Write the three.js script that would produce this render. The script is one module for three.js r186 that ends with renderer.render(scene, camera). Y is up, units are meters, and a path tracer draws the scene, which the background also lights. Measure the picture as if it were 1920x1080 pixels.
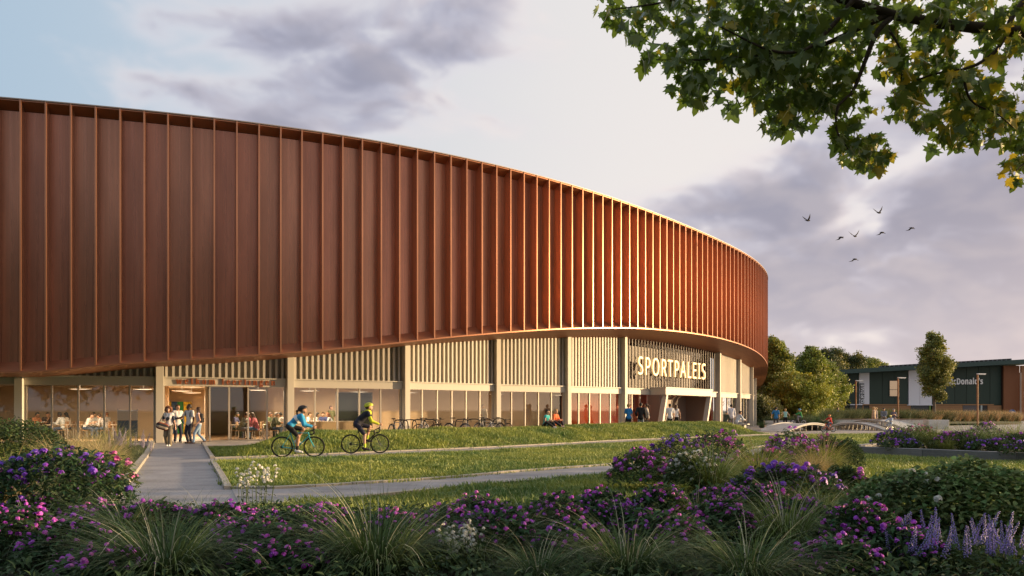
import * as THREE from 'three';
import { mergeGeometries } from 'three/addons/utils/BufferGeometryUtils.js';
import { RoundedBoxGeometry } from 'three/addons/geometries/RoundedBoxGeometry.js';
import { TextGeometry } from 'three/addons/geometries/TextGeometry.js';
import { FontLoader } from 'three/addons/loaders/FontLoader.js';
import { RectAreaLightUniformsLib } from 'three/addons/lights/RectAreaLightUniformsLib.js';

// ---------------------------------------------------------------- camera, sky, sun, exposure
const F = 1526, HY = 770.7, EYE = 1.5;                    // lens: focal length and horizon height, in pixels of a 1920 wide picture
const scene = new THREE.Scene();
const camera = new THREE.PerspectiveCamera(2 * Math.atan(HY / F) * 180 / Math.PI, 1920 / (2 * HY), 0.3, 6000);
camera.position.set(0, EYE, 0);
camera.setViewOffset(1920, 2 * HY, 0, 0, 1920, 1080);     // a shifted lens keeps the verticals upright
const renderer = new THREE.WebGLRenderer({ antialias: true });
renderer.toneMapping = THREE.LinearToneMapping;
renderer.toneMappingExposure = 1.65;
renderer.shadowMap.enabled = true;
RectAreaLightUniformsLib.init();

const rad = Math.PI / 180;
const SUN_AZ = 101 * rad, SUN_EL = 5.2 * rad;              // measured from behind the camera towards the right
const sunDir = new THREE.Vector3(Math.sin(SUN_AZ) * Math.cos(SUN_EL), Math.sin(SUN_EL), Math.cos(SUN_AZ) * Math.cos(SUN_EL));
const sun = new THREE.DirectionalLight(new THREE.Color(1.0, 0.68, 0.36), 5);
sun.position.copy(sunDir).multiplyScalar(150);
sun.castShadow = true; sun.shadow.radius = 2.2;
Object.assign(sun.shadow.camera, { left: -90, right: 90, top: 40, bottom: -40, near: 1, far: 400 });
sun.shadow.mapSize.set(4096, 4096);
scene.add(sun);

function mulberry(a) { return () => { a |= 0; a = a + 0x6D2B79F5 | 0; let t = Math.imul(a ^ a >>> 15, 1 | a); t = t + Math.imul(t ^ t >>> 7, 61 | t) ^ t; return ((t ^ t >>> 14) >>> 0) / 4294967296; }; }
const clamp = (x, a = 0, b = 1) => x < a ? a : x > b ? b : x, lerp = (a, b, t) => a + (b - a) * t;
const smooth = (a, b, x) => { const t = clamp((x - a) / (b - a)); return t * t * (3 - 2 * t); };
// value noise, 3-D
const P512 = (() => { const r = mulberry(77), p = new Float32Array(4096); for (let i = 0; i < 4096; i++) p[i] = r(); return p; })();
const hash3 = (x, y, z) => P512[(Math.imul(x, 73856093) ^ Math.imul(y, 19349663) ^ Math.imul(z, 83492791)) >>> 3 & 4095];
function noise3(x, y, z) {
  const ix = Math.floor(x), iy = Math.floor(y), iz = Math.floor(z); let fx = x - ix, fy = y - iy, fz = z - iz;
  fx = fx * fx * (3 - 2 * fx); fy = fy * fy * (3 - 2 * fy); fz = fz * fz * (3 - 2 * fz);
  const a = lerp(lerp(hash3(ix, iy, iz), hash3(ix + 1, iy, iz), fx), lerp(hash3(ix, iy + 1, iz), hash3(ix + 1, iy + 1, iz), fx), fy);
  const b = lerp(lerp(hash3(ix, iy, iz + 1), hash3(ix + 1, iy, iz + 1), fx), lerp(hash3(ix, iy + 1, iz + 1), hash3(ix + 1, iy + 1, iz + 1), fx), fy);
  return lerp(a, b, fz);
}
function fbm(x, y, z, n = 4) { let s = 0, a = 0.5, t = 0; for (let i = 0; i < n; i++) { s += a * noise3(x, y, z); t += a; a *= 0.5; x = x * 2.03 + 11.3; y = y * 2.03 + 7.1; z = z * 2.03 + 3.7; } return s / t; }

// evening sky: pale blue on the left, cream towards the sun on the right, drifting lilac-grey cloud
{
  const W = 2560, H = 1280, data = new Float32Array(W * H * 4), LEVEL = 0.63;
  const lin = (r, g, b) => [r, g, b].map((c) => { c /= 255; return (c <= 0.04045 ? c / 12.92 : ((c + 0.055) / 1.055) ** 2.4) * LEVEL; });
  const ang = (x, y) => { const az = Math.atan((x - 960) / F); return [az, Math.atan((HY - y) / F * Math.cos(az))]; };
  // [x, y, half width, half height, strength] of the cloud masses over the building, turned into directions
  const bank = (list) => list.map(([x, y, w, h, s]) => { const [a, e] = ang(x, y); return [a, e, w / F, h / F, s]; });
  const clouds = bank([
    [280, 130, 65, 95, 0.52], [400, 200, 145, 70, 0.5], [480, 80, 170, 90, 0.38], [610, 195, 220, 90, 0.52], [720, 70, 230, 110, 0.38], [900, 30, 180, 65, 0.3], [950, 225, 90, 40, 0.7], [1060, 285, 150, 36, 0.36], [600, -150, 320, 100, 0.4], [830, 130, 90, 50, 0.25],
    [1290, 400, 100, 40, 1.0], [1390, 440, 180, 80, 1.2], [1560, 440, 200, 110, 1.4], [1720, 380, 210, 120, 1.5], [1880, 330, 230, 140, 1.5], [1640, 545, 290, 66, 1.7], [1900, 480, 300, 100, 1.6], [2100, 330, 300, 240, 1.0], [1530, 350, 60, 40, 0.5], [1850, 608, 70, 16, 0.7], [1530, 660, 200, 30, 0.75], [1760, 668, 220, 32, 0.7], [2000, 650, 160, 36, 0.75],
  ]);
  const r = mulberry(5); for (let k = 0; k < 70; k++) { const a = 0.75 + r() * (2 * Math.PI - 1.5); clouds.push([a > Math.PI ? a - 2 * Math.PI : a, 0.06 + r() * 0.8, 0.12 + r() * 0.22, 0.035 + r() * 0.09, 0.5 + r() * 0.5]); }
  const mass = (az, el) => { let d = 0; for (const q of clouds) { let da = Math.abs(az - q[0]); if (da > Math.PI) da = 2 * Math.PI - da; if (da > q[2] * 2.2) continue; const u = da / q[2], v = (el - q[1]) / q[3] * (el < q[1] ? 1.25 : 1), g = u * u + v * v; if (g < 5) d += q[4] * Math.exp(-g * 0.9); } return d > 0 ? 1 - Math.exp(-1.5 * d) : 0; };
  const puff = (x, y, z) => { const k = 1 / (0.55 + Math.max(0.02, y)), px = x * k * 5.2, py = y * 11, pz = z * k * 5.2, wx = fbm(px + 5, py, pz, 3) - 0.5, wy = fbm(px, py + 9, pz, 3) - 0.5; return fbm(px * 1.5 + wx * 1.6, py * 1.5 + wy * 1.6, pz * 1.5, 6); };
  const blueHi = lin(166, 190, 211), blueLo = lin(186, 203, 217), cream = lin(230, 226, 225), creamLo = lin(240, 232, 226), pale = lin(220, 217, 224), grey = lin(180, 180, 197), dark = lin(147, 149, 169), pink = lin(203, 197, 204), rim = lin(248, 232, 224), gold = [2.3, 1.35, 0.55];
  for (let j = 0; j < H; j++) {
    const el = ((j + 0.5) / H - 0.5) * Math.PI, ce = Math.cos(el), y = Math.sin(el);
    for (let i = 0; i < W; i++) {
      const round = ((i + 0.5) / W - 0.5) * 2 * Math.PI, x = Math.cos(round) * ce, z = Math.sin(round) * ce, o = (j * W + i) * 4;
      if (el <= 0) { data[o] = 0.085; data[o + 1] = 0.09; data[o + 2] = 0.075; data[o + 3] = 1; continue; }
      const az = Math.atan2(x, -z), sa = Math.acos(clamp(x * sunDir.x + y * sunDir.y + z * sunDir.z, -1, 1)), low = Math.exp(-el * 6), warm = smooth(2.0, 1.15, sa);
      let c = [0, 1, 2].map((k) => lerp(lerp(blueHi[k], blueLo[k], low), lerp(cream[k], creamLo[k], low), warm));
      const glow = Math.exp(-((sa / 0.36) ** 2)) + 0.12 * Math.exp(-sa * sa / 1.2) * low, S = mass(az, el);
      if (S > 0.03) {
        const n = puff(x, y, z), f = S * 1.3 - 0.14 + (n - 0.5) * 1.9, m = smooth(0.22, 0.92, f), thick = smooth(0.5, 1.15, f), lit = clamp((n - puff(x + 0.02 * sunDir.x, y + 0.014, z + 0.02 * sunDir.z)) * 5 + 0.25) * (1 - thick * 0.75), base = smooth(0.22, 0.05, el);
        const body = [0, 1, 2].map((k) => lerp(lerp(lerp(pale[k], grey[k], smooth(0, 0.45, thick)), dark[k], smooth(0.35, 1, thick) * (0.55 + 0.45 * (1 - base))), pink[k], base * 0.5 * (1 - thick * 0.5)));
        const dusk = 1; c = [0, 1, 2].map((k) => dusk * lerp(c[k], lerp(body[k], rim[k], lit * 0.6 * (0.35 + 0.65 * warm)), m * 0.95));
      }
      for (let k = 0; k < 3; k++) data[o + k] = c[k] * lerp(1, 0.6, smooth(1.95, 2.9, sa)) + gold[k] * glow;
      data[o + 3] = 1;
    }
  }
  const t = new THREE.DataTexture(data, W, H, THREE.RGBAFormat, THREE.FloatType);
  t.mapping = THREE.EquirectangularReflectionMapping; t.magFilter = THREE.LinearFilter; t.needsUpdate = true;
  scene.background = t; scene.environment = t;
}
// ---------------------------------------------------------------- helpers
const V = (x, y, z) => new THREE.Vector3(x, y, z);
const at = (x, y, Z) => V((x - 960) * Z / F, EYE + (HY - y) * Z / F, -Z);         // a place seen in the photograph, Z metres away
const onGround = (x, y, h = 0) => at(x, y, F * (EYE - h) / (y - HY));
const taken = new Map();
function numbered(n) { const k = taken.get(n) ?? 0; taken.set(n, k + 1); return k ? n + '_' + String(k).padStart(3, '0') : n; }
function tag(o, label, category, group, kind) { o.userData.label = label; if (category) o.userData.category = category; if (group) o.userData.group = group; if (kind) o.userData.kind = kind; return o; }
function thing(name, label, category, pos = [0, 0, 0], turn = 0, group) {
  const o = new THREE.Group(); o.name = numbered(name); o.position.set(...pos); o.rotation.y = turn; scene.add(o); return tag(o, label, category, group);
}
function mesh(name, geo, mat, parent = scene) {
  const o = new THREE.Mesh(Array.isArray(geo) ? merge(geo) : geo, mat); o.name = parent === scene ? numbered(name) : name; o.castShadow = o.receiveShadow = true; parent.add(o); return o;
}
function structure(name, geo, mat, label) { const o = mesh(name, geo, mat); o.userData.kind = 'structure'; if (label) o.userData.label = label; return o; }
function sub(name, parent, pos = [0, 0, 0], turn = 0) { const g = new THREE.Group(); g.name = name; g.position.set(...pos); g.rotation.y = turn; parent.add(g); return g; }
function merge(list) {
  list = list.map((g) => { g = g.index ? g.toNonIndexed() : g; for (const k of Object.keys(g.attributes)) if (!['position', 'normal', 'uv', 'color'].includes(k)) g.deleteAttribute(k); if (!g.attributes.uv) g.setAttribute('uv', new THREE.BufferAttribute(new Float32Array(g.attributes.position.count * 2), 2)); return g; });
  if (list.some((g) => g.attributes.color) && !list.every((g) => g.attributes.color)) for (const g of list) if (!g.attributes.color) paint(g, 1, 1, 1);
  return mergeGeometries(list);
}
function paint(g, r, gg, b) { const n = g.attributes.position.count, a = new Float32Array(n * 3); for (let i = 0; i < n; i++) { a[3 * i] = r; a[3 * i + 1] = gg; a[3 * i + 2] = b; } g.setAttribute('color', new THREE.BufferAttribute(a, 3)); return g; }
const box = (w, h, d, x = 0, y = 0, z = 0, ry = 0) => { const g = new THREE.BoxGeometry(w, h, d); if (ry) g.rotateY(ry); return g.translate(x, y, z); };
const rbox = (w, h, d, r, x = 0, y = 0, z = 0) => new RoundedBoxGeometry(w, h, d, 2, r).translate(x, y, z);
function rod(a, b, r1, r2 = r1, seg = 8) {            // a straight tapered tube between two points
  const d = V().subVectors(b, a), g = new THREE.CylinderGeometry(r2, r1, d.length(), seg, 1);
  g.applyQuaternion(new THREE.Quaternion().setFromUnitVectors(V(0, 1, 0), d.clone().normalize())); const m = V().addVectors(a, b).multiplyScalar(0.5); return g.translate(m.x, m.y, m.z);
}
const tube = (pts, r, seg = 16, rs = 6, closed = false) => new THREE.TubeGeometry(new THREE.CatmullRomCurve3(pts, closed), seg, r, rs, closed);
// polyhedron from corner loops: faces as lists of points (planar), uv in metres along u, v given per point
function faces(list) {
  const p = [], n = [], uv = [];
  for (const f of list) {
    const nn = V().subVectors(f[1], f[0]).cross(V().subVectors(f[2], f[0])).normalize();
    const U = V().subVectors(f[1], f[0]).normalize(), W = V().crossVectors(nn, U);
    for (let k = 1; k + 1 < f.length; k++) for (const q of [f[0], f[k], f[k + 1]]) { p.push(q.x, q.y, q.z); n.push(nn.x, nn.y, nn.z); const d = V().subVectors(q, f[0]); uv.push(d.dot(U), d.dot(W)); }
  }
  const g = new THREE.BufferGeometry(); g.setAttribute('position', new THREE.Float32BufferAttribute(p, 3)); g.setAttribute('normal', new THREE.Float32BufferAttribute(n, 3)); g.setAttribute('uv', new THREE.Float32BufferAttribute(uv, 2)); return g;
}
// a solid between two equal loops of points
function solid(A, B) { const n = A.length, f = [A.slice(), B.slice().reverse()]; for (let i = 0; i < n; i++) { const j = (i + 1) % n; f.push([A[j], A[i], B[i], B[j]]); } return faces(f); }
// a smooth strip between rows of points (rows[j][i])
function sheet(rows, uvs = 1) {
  const m = rows.length, n = rows[0].length, p = [], uv = [], ix = [];
  for (let j = 0; j < m; j++) { let s = 0; for (let i = 0; i < n; i++) { const q = rows[j][i]; if (i) s += q.distanceTo(rows[j][i - 1]); p.push(q.x, q.y, q.z); uv.push(s * uvs, j); } }
  for (let j = 0; j + 1 < m; j++) for (let i = 0; i + 1 < n; i++) { const a = j * n + i, b = a + 1, c = a + n, d = c + 1; ix.push(a, b, d, a, d, c); }
  const g = new THREE.BufferGeometry(); g.setAttribute('position', new THREE.Float32BufferAttribute(p, 3)); g.setAttribute('uv', new THREE.Float32BufferAttribute(uv, 2)); g.setIndex(ix); g.computeVertexNormals(); return g;
}
const C = (r, g, b) => new THREE.Color().setRGB(r, g, b);
const S = (hex) => new THREE.Color(hex);
const std = (color, roughness = 0.7, metalness = 0, more = {}) => new THREE.MeshStandardMaterial({ color, roughness, metalness, side: THREE.DoubleSide, ...more });
const phys = (color, more = {}) => new THREE.MeshPhysicalMaterial({ color, side: THREE.DoubleSide, ...more });
const leafMat = (color, t = 0.35, more = {}) => phys(color, { roughness: 0.75, transmission: t, thickness: 0, ...more });
// a tiling texture computed from f(u, v) -> [r, g, b] 0..1, u and v wrapping
function tex(w, h, f, srgb = true, rx = 1, ry = 1) {
  const d = new Uint8Array(w * h * 4);
  for (let j = 0; j < h; j++) for (let i = 0; i < w; i++) { const c = f(i / w, j / h), o = (j * w + i) * 4; for (let k = 0; k < 3; k++) d[o + k] = clamp(c.length ? c[k] : c) * 255; d[o + 3] = 255; }
  const t = new THREE.DataTexture(d, w, h); t.wrapS = t.wrapT = THREE.RepeatWrapping; t.magFilter = THREE.LinearFilter; t.minFilter = THREE.LinearFilter; if (srgb) t.colorSpace = THREE.SRGBColorSpace; t.repeat.set(rx, ry); t.needsUpdate = true; return t;
}
// wrapping fbm on the unit square
function wrapNoise(u, v, fx, fy, oct = 4, z = 0) { let s = 0, a = 0.5, tt = 0; for (let o = 0; o < oct; o++) { const X = fx << o, Y = fy << o; const x = u * X, y = v * Y, ix = Math.floor(x), iy = Math.floor(y); let a1 = x - ix, b1 = y - iy; a1 = a1 * a1 * (3 - 2 * a1); b1 = b1 * b1 * (3 - 2 * b1); const h = (i, j) => hash3((i % X + X) % X, (j % Y + Y) % Y, z + o * 17); s += a * lerp(lerp(h(ix, iy), h(ix + 1, iy), a1), lerp(h(ix, iy + 1), h(ix + 1, iy + 1), a1), b1); tt += a; a *= 0.55; } return s / tt; }
function instanced(name, geo, mat, mats, colors, parent = scene) {
  const o = new THREE.InstancedMesh(geo, mat, mats.length); o.name = parent === scene ? numbered(name) : name; mats.forEach((m, i) => o.setMatrixAt(i, m));
  if (colors) colors.forEach((c, i) => o.setColorAt(i, c)); o.castShadow = o.receiveShadow = true; o.userData.kind = 'stuff'; parent.add(o); return o;
}
const M4 = (p, e, s) => new THREE.Matrix4().compose(p, new THREE.Quaternion().setFromEuler(e), typeof s === 'number' ? V(s, s, s) : s);
// ---------------------------------------------------------------- the arena: a tall drum of copper fins over a glazed ground floor
const TOP = EYE + 13.2;
const ring = [];                                           // the drum's outer line, one entry per quarter of a fin spacing
const RLO = -18, RHI = 98, RQ = 4;
{
  const poly = (i) => { const t = i / 30 - 1; return 0.791123954 + t * (0.442318029 + t * (-0.359132371 + t * (-0.0266614209 + t * 0.237482432))); };
  const th = (i) => i < 0 ? poly(0) + i * 0.006 : i < 57 ? poly(i) : poly(57) + (i - 57) * 0.0155 + Math.max(0, i - 66) * 0.004;
  const walk = (dir, end) => { let x = -20.8358, z = 34.4754; const o = [[x, z, th(0)]]; for (let q = 0; q < end * RQ; q++) { const i = dir * (q + 0.5) / RQ, h = 0.967791583 / RQ * dir; x += h * Math.cos(th(i)); z += h * Math.sin(th(i)); o.push([x, z, th(dir * (q + 1) / RQ)]); } return o; };
  const f = walk(1, RHI), b = walk(-1, -RLO);
  for (let q = b.length - 1; q > 0; q--) ring.push(b[q]); ring.push(...f);
}
function drum(i, inset = 0, y = 0) {                       // a point of the drum's plan, inset metres inside its outer line
  const q = clamp((i - RLO) * RQ, 0, ring.length - 1.001), k = Math.floor(q), t = q - k, a = ring[k], b = ring[k + 1], x = lerp(a[0], b[0], t), z = lerp(a[1], b[1], t), h = lerp(a[2], b[2], t);
  return V(x - Math.sin(h) * inset, y, -(z + Math.cos(h) * inset));
}
const heading = (i) => { const q = clamp((i - RLO) * RQ, 0, ring.length - 1.001), k = Math.floor(q); return lerp(ring[k][2], ring[k + 1][2], q - k); };
const hemKnots = [[-18, 3.0], [0, 696], [4, 680.8], [8, 669.8], [12, 658], [16, 645], [20, 631], [24, 621.6], [28, 615.8], [31, 614.3], [36, 614.6], [40, 618.6], [44, 623.9], [49, 632.4], [53, 641], [56, 648], [59, 655.5], [62, 663.5], [66, 675], [70, 687], [84, 3.6], [98, 3.2]].map(([i, y]) => [i, y < 20 ? y : EYE + (HY - y) * -drum(i).z / F]);
function hem(i) {                                          // height of the drum's lower edge
  let k = 0; while (k < hemKnots.length - 2 && hemKnots[k + 1][0] < i) k++;
  const g = (n) => hemKnots[clamp(n, 0, hemKnots.length - 1)], a = g(k), b = g(k + 1), m = (n) => (g(n + 1)[1] - g(n - 1)[1]) / Math.max(1, g(n + 1)[0] - g(n - 1)[0]), h = b[0] - a[0], t = clamp((i - a[0]) / h), t2 = t * t, t3 = t2 * t;
  return (2 * t3 - 3 * t2 + 1) * a[1] + (t3 - 2 * t2 + t) * h * m(k) + (-2 * t3 + 3 * t2) * b[1] + (t3 - t2) * h * m(k + 1);
}
const DEPTH = 0.55, LEDGE = 0.42, DROP = 0.28;
const streakTex = tex(256, 256, (u, v) => { const s = wrapNoise(u, v, 2, 48, 3, 1), b = wrapNoise(u, v, 3, 3, 4, 9), f = 0.9 + 0.10 * (s - 0.5) + 0.22 * (b - 0.5); return [f, f * 0.985, f * 0.97]; });
streakTex.repeat.set(0.09, 0.37);
const streakRough = tex(256, 256, (u, v) => 0.78 + 0.30 * (wrapNoise(u, v, 2, 40, 3, 4) - 0.5) + 0.22 * (wrapNoise(u, v, 4, 3, 4, 6) - 0.5), false); streakRough.repeat.set(0.09, 0.37);
const copper = std(C(0.48, 0.22, 0.125), 0.48, 0.6, { map: streakTex, roughnessMap: streakRough });
const copperPanels = [0, 1, 2, 3].map((k) => { const m = streakTex.clone(); m.offset.set(k * 0.23, k * 0.31); m.needsUpdate = true; return std(C(0.50 + 0.025 * (k % 2), 0.222 + 0.010 * k, 0.142 + 0.005 * k), 0.36, 0.5, { map: m, roughnessMap: streakRough }); });
const copperFin = std(C(0.52, 0.25, 0.145), 0.4, 0.5, { map: streakTex, roughnessMap: streakRough });
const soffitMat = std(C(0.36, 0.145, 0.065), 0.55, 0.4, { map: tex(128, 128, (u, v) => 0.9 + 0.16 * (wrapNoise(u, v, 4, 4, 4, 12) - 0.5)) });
const coping = std(C(0.32, 0.27, 0.24), 0.5, 0.4);
const arena = thing('sports_arena', 'round sports hall wrapped in tall copper fins above a glazed ground floor', 'building');
for (let i = -16; i <= 90; i++) {
  const h = heading(i), t = V(Math.cos(h), 0, -Math.sin(h)).multiplyScalar(0.033), y0 = hem(i);
  const o0 = drum(i, 0, y0), o1 = drum(i, 0, TOP), i1 = drum(i, DEPTH + 0.05, TOP - 0.05), i0 = drum(i, DEPTH + 0.05, y0 + LEDGE);
  const loop = [o0, o1, i1, i0];
  mesh('fin', solid(loop.map((p) => p.clone().sub(t)), loop.map((p) => p.clone().add(t))), copperFin, arena);
  if (i === 90) break;
  const e = 0.0325, a = i + e, b = i + 1 - e;
  // wall panel between two fins, its sloping sill and the capping above
  mesh('facade_panel', solid([drum(b, DEPTH, hem(b) + LEDGE), drum(b, DEPTH, TOP - 0.06 - DROP), drum(a, DEPTH, TOP - 0.06 - DROP), drum(a, DEPTH, hem(a) + LEDGE)], [drum(b, DEPTH + 0.06, hem(b) + LEDGE), drum(b, DEPTH + 0.06, TOP - 0.06 - DROP), drum(a, DEPTH + 0.06, TOP - 0.06 - DROP), drum(a, DEPTH + 0.06, hem(a) + LEDGE)]), copperPanels[(i + 32) % 4], arena);
  mesh('sill_panel', solid([drum(a, 0.02, hem(a) + 0.01), drum(b, 0.02, hem(b) + 0.01), drum(b, DEPTH, hem(b) + LEDGE), drum(a, DEPTH, hem(a) + LEDGE)], [drum(a, 0.02, hem(a) - 0.05), drum(b, 0.02, hem(b) - 0.05), drum(b, DEPTH, hem(b) + LEDGE - 0.06), drum(a, DEPTH, hem(a) + LEDGE - 0.06)]), copper, arena);
  mesh('cap_panel', solid([drum(a, 0.03, TOP - 0.06), drum(b, 0.03, TOP - 0.06), drum(b, DEPTH + 0.06, TOP - 0.06 - DROP), drum(a, DEPTH + 0.06, TOP - 0.06 - DROP)], [drum(a, 0.03, TOP - 0.005), drum(b, 0.03, TOP - 0.005), drum(b, DEPTH + 0.06, TOP - 0.005 - DROP), drum(a, DEPTH + 0.06, TOP - 0.005 - DROP)]), copper, arena);
}
{
  const is = []; for (let i = -17; i <= 97; i += 0.5) is.push(i);
  mesh('coping', [sheet([is.map((i) => drum(i, -0.02, TOP + 0.002)), is.map((i) => drum(i, -0.02, TOP + 0.045))]), sheet([is.map((i) => drum(i, -0.02, TOP + 0.045)), is.map((i) => drum(i, 1.3, TOP + 0.045))])], coping, arena);
  const back = [V(-40, 0, -125), V(-42, 0, -38)];
  const rs = new THREE.Shape([...is.map((i) => { const p = drum(i, 1.0); return new THREE.Vector2(p.x, -p.z); }), ...back.map((p) => new THREE.Vector2(p.x, -p.z))]);
  mesh('roof', new THREE.ShapeGeometry(rs).rotateX(-Math.PI / 2).translate(0, TOP - 0.3, 0), std(C(0.2, 0.2, 0.2), 0.9), arena);
  const last = drum(97, 1), first = drum(-17, 1), wall = [first, back[1], back[0], last];
  mesh('rear_wall', sheet([wall.map((p) => V(p.x, 0, p.z)), wall.map((p) => V(p.x, TOP - 0.25, p.z))]), copper, arena);
}
// ground floor: columns stand on a polygon set back below the drum
const COLS = [[-34.2, 34.9], [-28.4, 36.1], [-22.5, 37.3], [-16.78, 38.7], [-11.4, 41.5], [-5.99, 45.0], [-1.04, 49.5], [3.49, 53.2], [7.66, 57.0], [17.7, 70.5], [20.7, 75.0], [23.2, 79.6], [25.0, 84.6], [26.0, 90]].map(([x, z]) => V(x, 0, -z));
const along = (k, t, out = 0, y = 0) => {                 // t metres along bay k from its left column, out metres in front of the glazing line
  const a = COLS[k], b = COLS[k + 1], d = V().subVectors(b, a), L = d.length(); d.multiplyScalar(1 / L); return V(a.x + d.x * t - d.z * out, y, a.z + d.z * t + d.x * out);
};
const bayLen = (k) => COLS[k].distanceTo(COLS[k + 1]), bayTurn = (k) => { const d = V().subVectors(COLS[k + 1], COLS[k]); return Math.atan2(-d.z, d.x); };
{
  // soffit: from the drum's lower edge back to (and a little past) the glazing line
  const inner = (i) => { const p = drum(i), h = heading(i), nx = -Math.sin(h), nz = -Math.cos(h); let best = 9; for (let k = 0; k + 1 < COLS.length; k++) { const a = COLS[k], b = COLS[k + 1], ex = b.x - a.x, ez = b.z - a.z, den = nx * ez - nz * ex; if (Math.abs(den) < 1e-6) continue; const s = ((a.x - p.x) * ez - (a.z - p.z) * ex) / den, u = ((a.x - p.x) * nz - (a.z - p.z) * nx) / den; if (u >= -0.02 && u <= 1.02 && s > 0.5 && s < 9) { best = s; break; } } return best; };
  const is = []; for (let i = -16; i <= 84; i += 0.5) is.push(i);
  let ins = is.map(inner); for (let q = 0; q < 6; q++) ins = ins.map((v, k) => (ins[Math.max(0, k - 1)] + v + ins[Math.min(ins.length - 1, k + 1)]) / 3);
  const dip = (i) => 0.06 + 0.30 * smooth(14, 34, i);
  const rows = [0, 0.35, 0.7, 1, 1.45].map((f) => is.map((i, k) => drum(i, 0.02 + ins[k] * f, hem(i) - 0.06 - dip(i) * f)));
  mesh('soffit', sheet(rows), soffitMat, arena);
  mesh('hem_strip', sheet([is.map((i) => drum(i, 0.015, hem(i) - 0.06)), is.map((i) => drum(i, 0.015, hem(i) + 0.012))]), copper, arena);
  var soffitAt = (p) => { let bi = 0, bd = 1e9; is.forEach((i) => { const d = drum(i), h = heading(i), w = Math.abs((p.x - d.x) * Math.cos(h) - (p.z - d.z) * Math.sin(h)); if (w < bd && p.distanceTo(d) < 12) { bd = w; bi = i; } }); return hem(bi) - 0.06 - dip(bi); };
}
const paint1 = std(C(0.50, 0.47, 0.40), 0.55, 0.0), paintBeam = std(C(0.52, 0.49, 0.42), 0.5, 0.0), paintSlat = std(C(0.53, 0.50, 0.44), 0.5, 0.05), backing = std(C(0.30, 0.29, 0.27), 0.7), metalGrey = std(C(0.22, 0.21, 0.20), 0.5, 0.3), paintMull = std(C(0.46, 0.42, 0.36), 0.45, 0.2);
const glass = phys(C(0.93, 0.93, 0.92), { roughness: 0.015, transmission: 1, thickness: 0, ior: 1.52 });
const turned = (g, k, t, out, y) => { const p = along(k, t, out, y); return g.rotateY(bayTurn(k)).translate(p.x, p.y, p.z); };
COLS.forEach((c, k) => {
  if (k === COLS.length - 1) return; const h = soffitAt(c) + 0.12;
  mesh('column', turned(rbox(0.34, h, 0.55, 0.012), k, 0, 0.12, h / 2), paint1, arena);
});
const GLAZE = 2.7, BEAM = 0.44;
for (let k = 0; k < COLS.length - 2; k++) {
  const L = bayLen(k), inL = 0.17, W = L - 0.34;
  if (k === 8) continue;
  const dark = k >= 9;
  mesh('lintel_beam', [turned(box(W, BEAM - 0.06, 0.2), k, L / 2, 0.06, GLAZE + BEAM / 2 - 0.03), turned(box(W, 0.06, 0.3), k, L / 2, 0.1, GLAZE + BEAM - 0.03)], paintBeam, arena);
  // cladding of upright slats above the beam
  const clad = sub('cladding', arena), n = Math.max(4, Math.round(W / 0.3)), y0 = GLAZE + BEAM;
  const hs = (t) => soffitAt(along(k, t)) + 0.05;
  mesh('backing_panel', solid([along(k, inL, -0.06, y0), along(k, L - inL, -0.06, y0), along(k, L - inL, -0.06, hs(L)), along(k, inL, -0.06, hs(0))], [along(k, inL, -0.12, y0), along(k, L - inL, -0.12, y0), along(k, L - inL, -0.12, hs(L)), along(k, inL, -0.12, hs(0))]), backing, clad);
  for (let s = 0; s < n; s++) { const t = inL + (s + 0.5) * W / n, h = hs(t) - y0; if (h > 0.05) mesh('slat', turned(box(0.11, h, 0.17), k, t, 0.025, y0 + h / 2), paintSlat, clad); }
  // glazing
  const win = sub('window', arena), m = k === 3 ? 5 : Math.max(3, Math.round(W / 1.13)), door = k === 3;
  mesh('sill', turned(box(W - (door ? 2.1 : 0), 0.07, 0.14), k, door ? L / 2 + 1.05 : L / 2, 0, 0.035), paintMull, win);
  for (let s = 0; s <= m; s++) {
    let t = inL + s * W / m; if (door) { if (s === 0) t = inL + 0.03; else t = inL + 2.1 + (s - 1) * (W - 2.1) / (m - 1); }
    mesh('mullion', turned(box(0.07, GLAZE, 0.12), k, clamp(t, inL + 0.036, L - inL - 0.036), 0, GLAZE / 2), paintMull, win);
    if (s < m && !(door && s === 0)) { const t2 = door ? inL + 2.1 + s * (W - 2.1) / (m - 1) : inL + (s + 1) * W / m; mesh('glass_pane', turned(box(t2 - t - 0.07, GLAZE - 0.07, 0.004), k, (t + t2) / 2, 0, GLAZE / 2 + 0.035), glass, win); }
  }
}
// ---------------------------------------------------------------- ground, paths, mound, planter
const G2 = (x, y) => { const p = onGround(x, y); return [p.x, -p.z]; };
const grassTex = tex(512, 512, (u, v) => { const a = wrapNoise(u, v, 6, 6, 5, 2), b = wrapNoise(u, v, 90, 90, 2, 8), f = 0.55 + 0.5 * a + 0.5 * (b - 0.5); return [0.42 * f + 0.06 * (a - 0.5), 0.46 * f, 0.18 * f]; }); grassTex.repeat.set(0.22, 0.22);
const lawnMat = std(C(0.62, 0.66, 0.55), 0.95, 0, { map: grassTex });
const concreteTex = (r, g, b, k = 3) => { const t = tex(512, 512, (u, v) => { const a = wrapNoise(u, v, 4, 4, 5, k), s = wrapNoise(u, v, 120, 120, 2, k + 1), w = wrapNoise(u, v, 2, 9, 4, k + 3), f = 0.86 + 0.28 * (a - 0.5) + 0.16 * (s - 0.5) + 0.14 * (w - 0.5); return [r * f, g * f, b * f]; }); t.repeat.set(0.3, 0.3); return t; };
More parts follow.
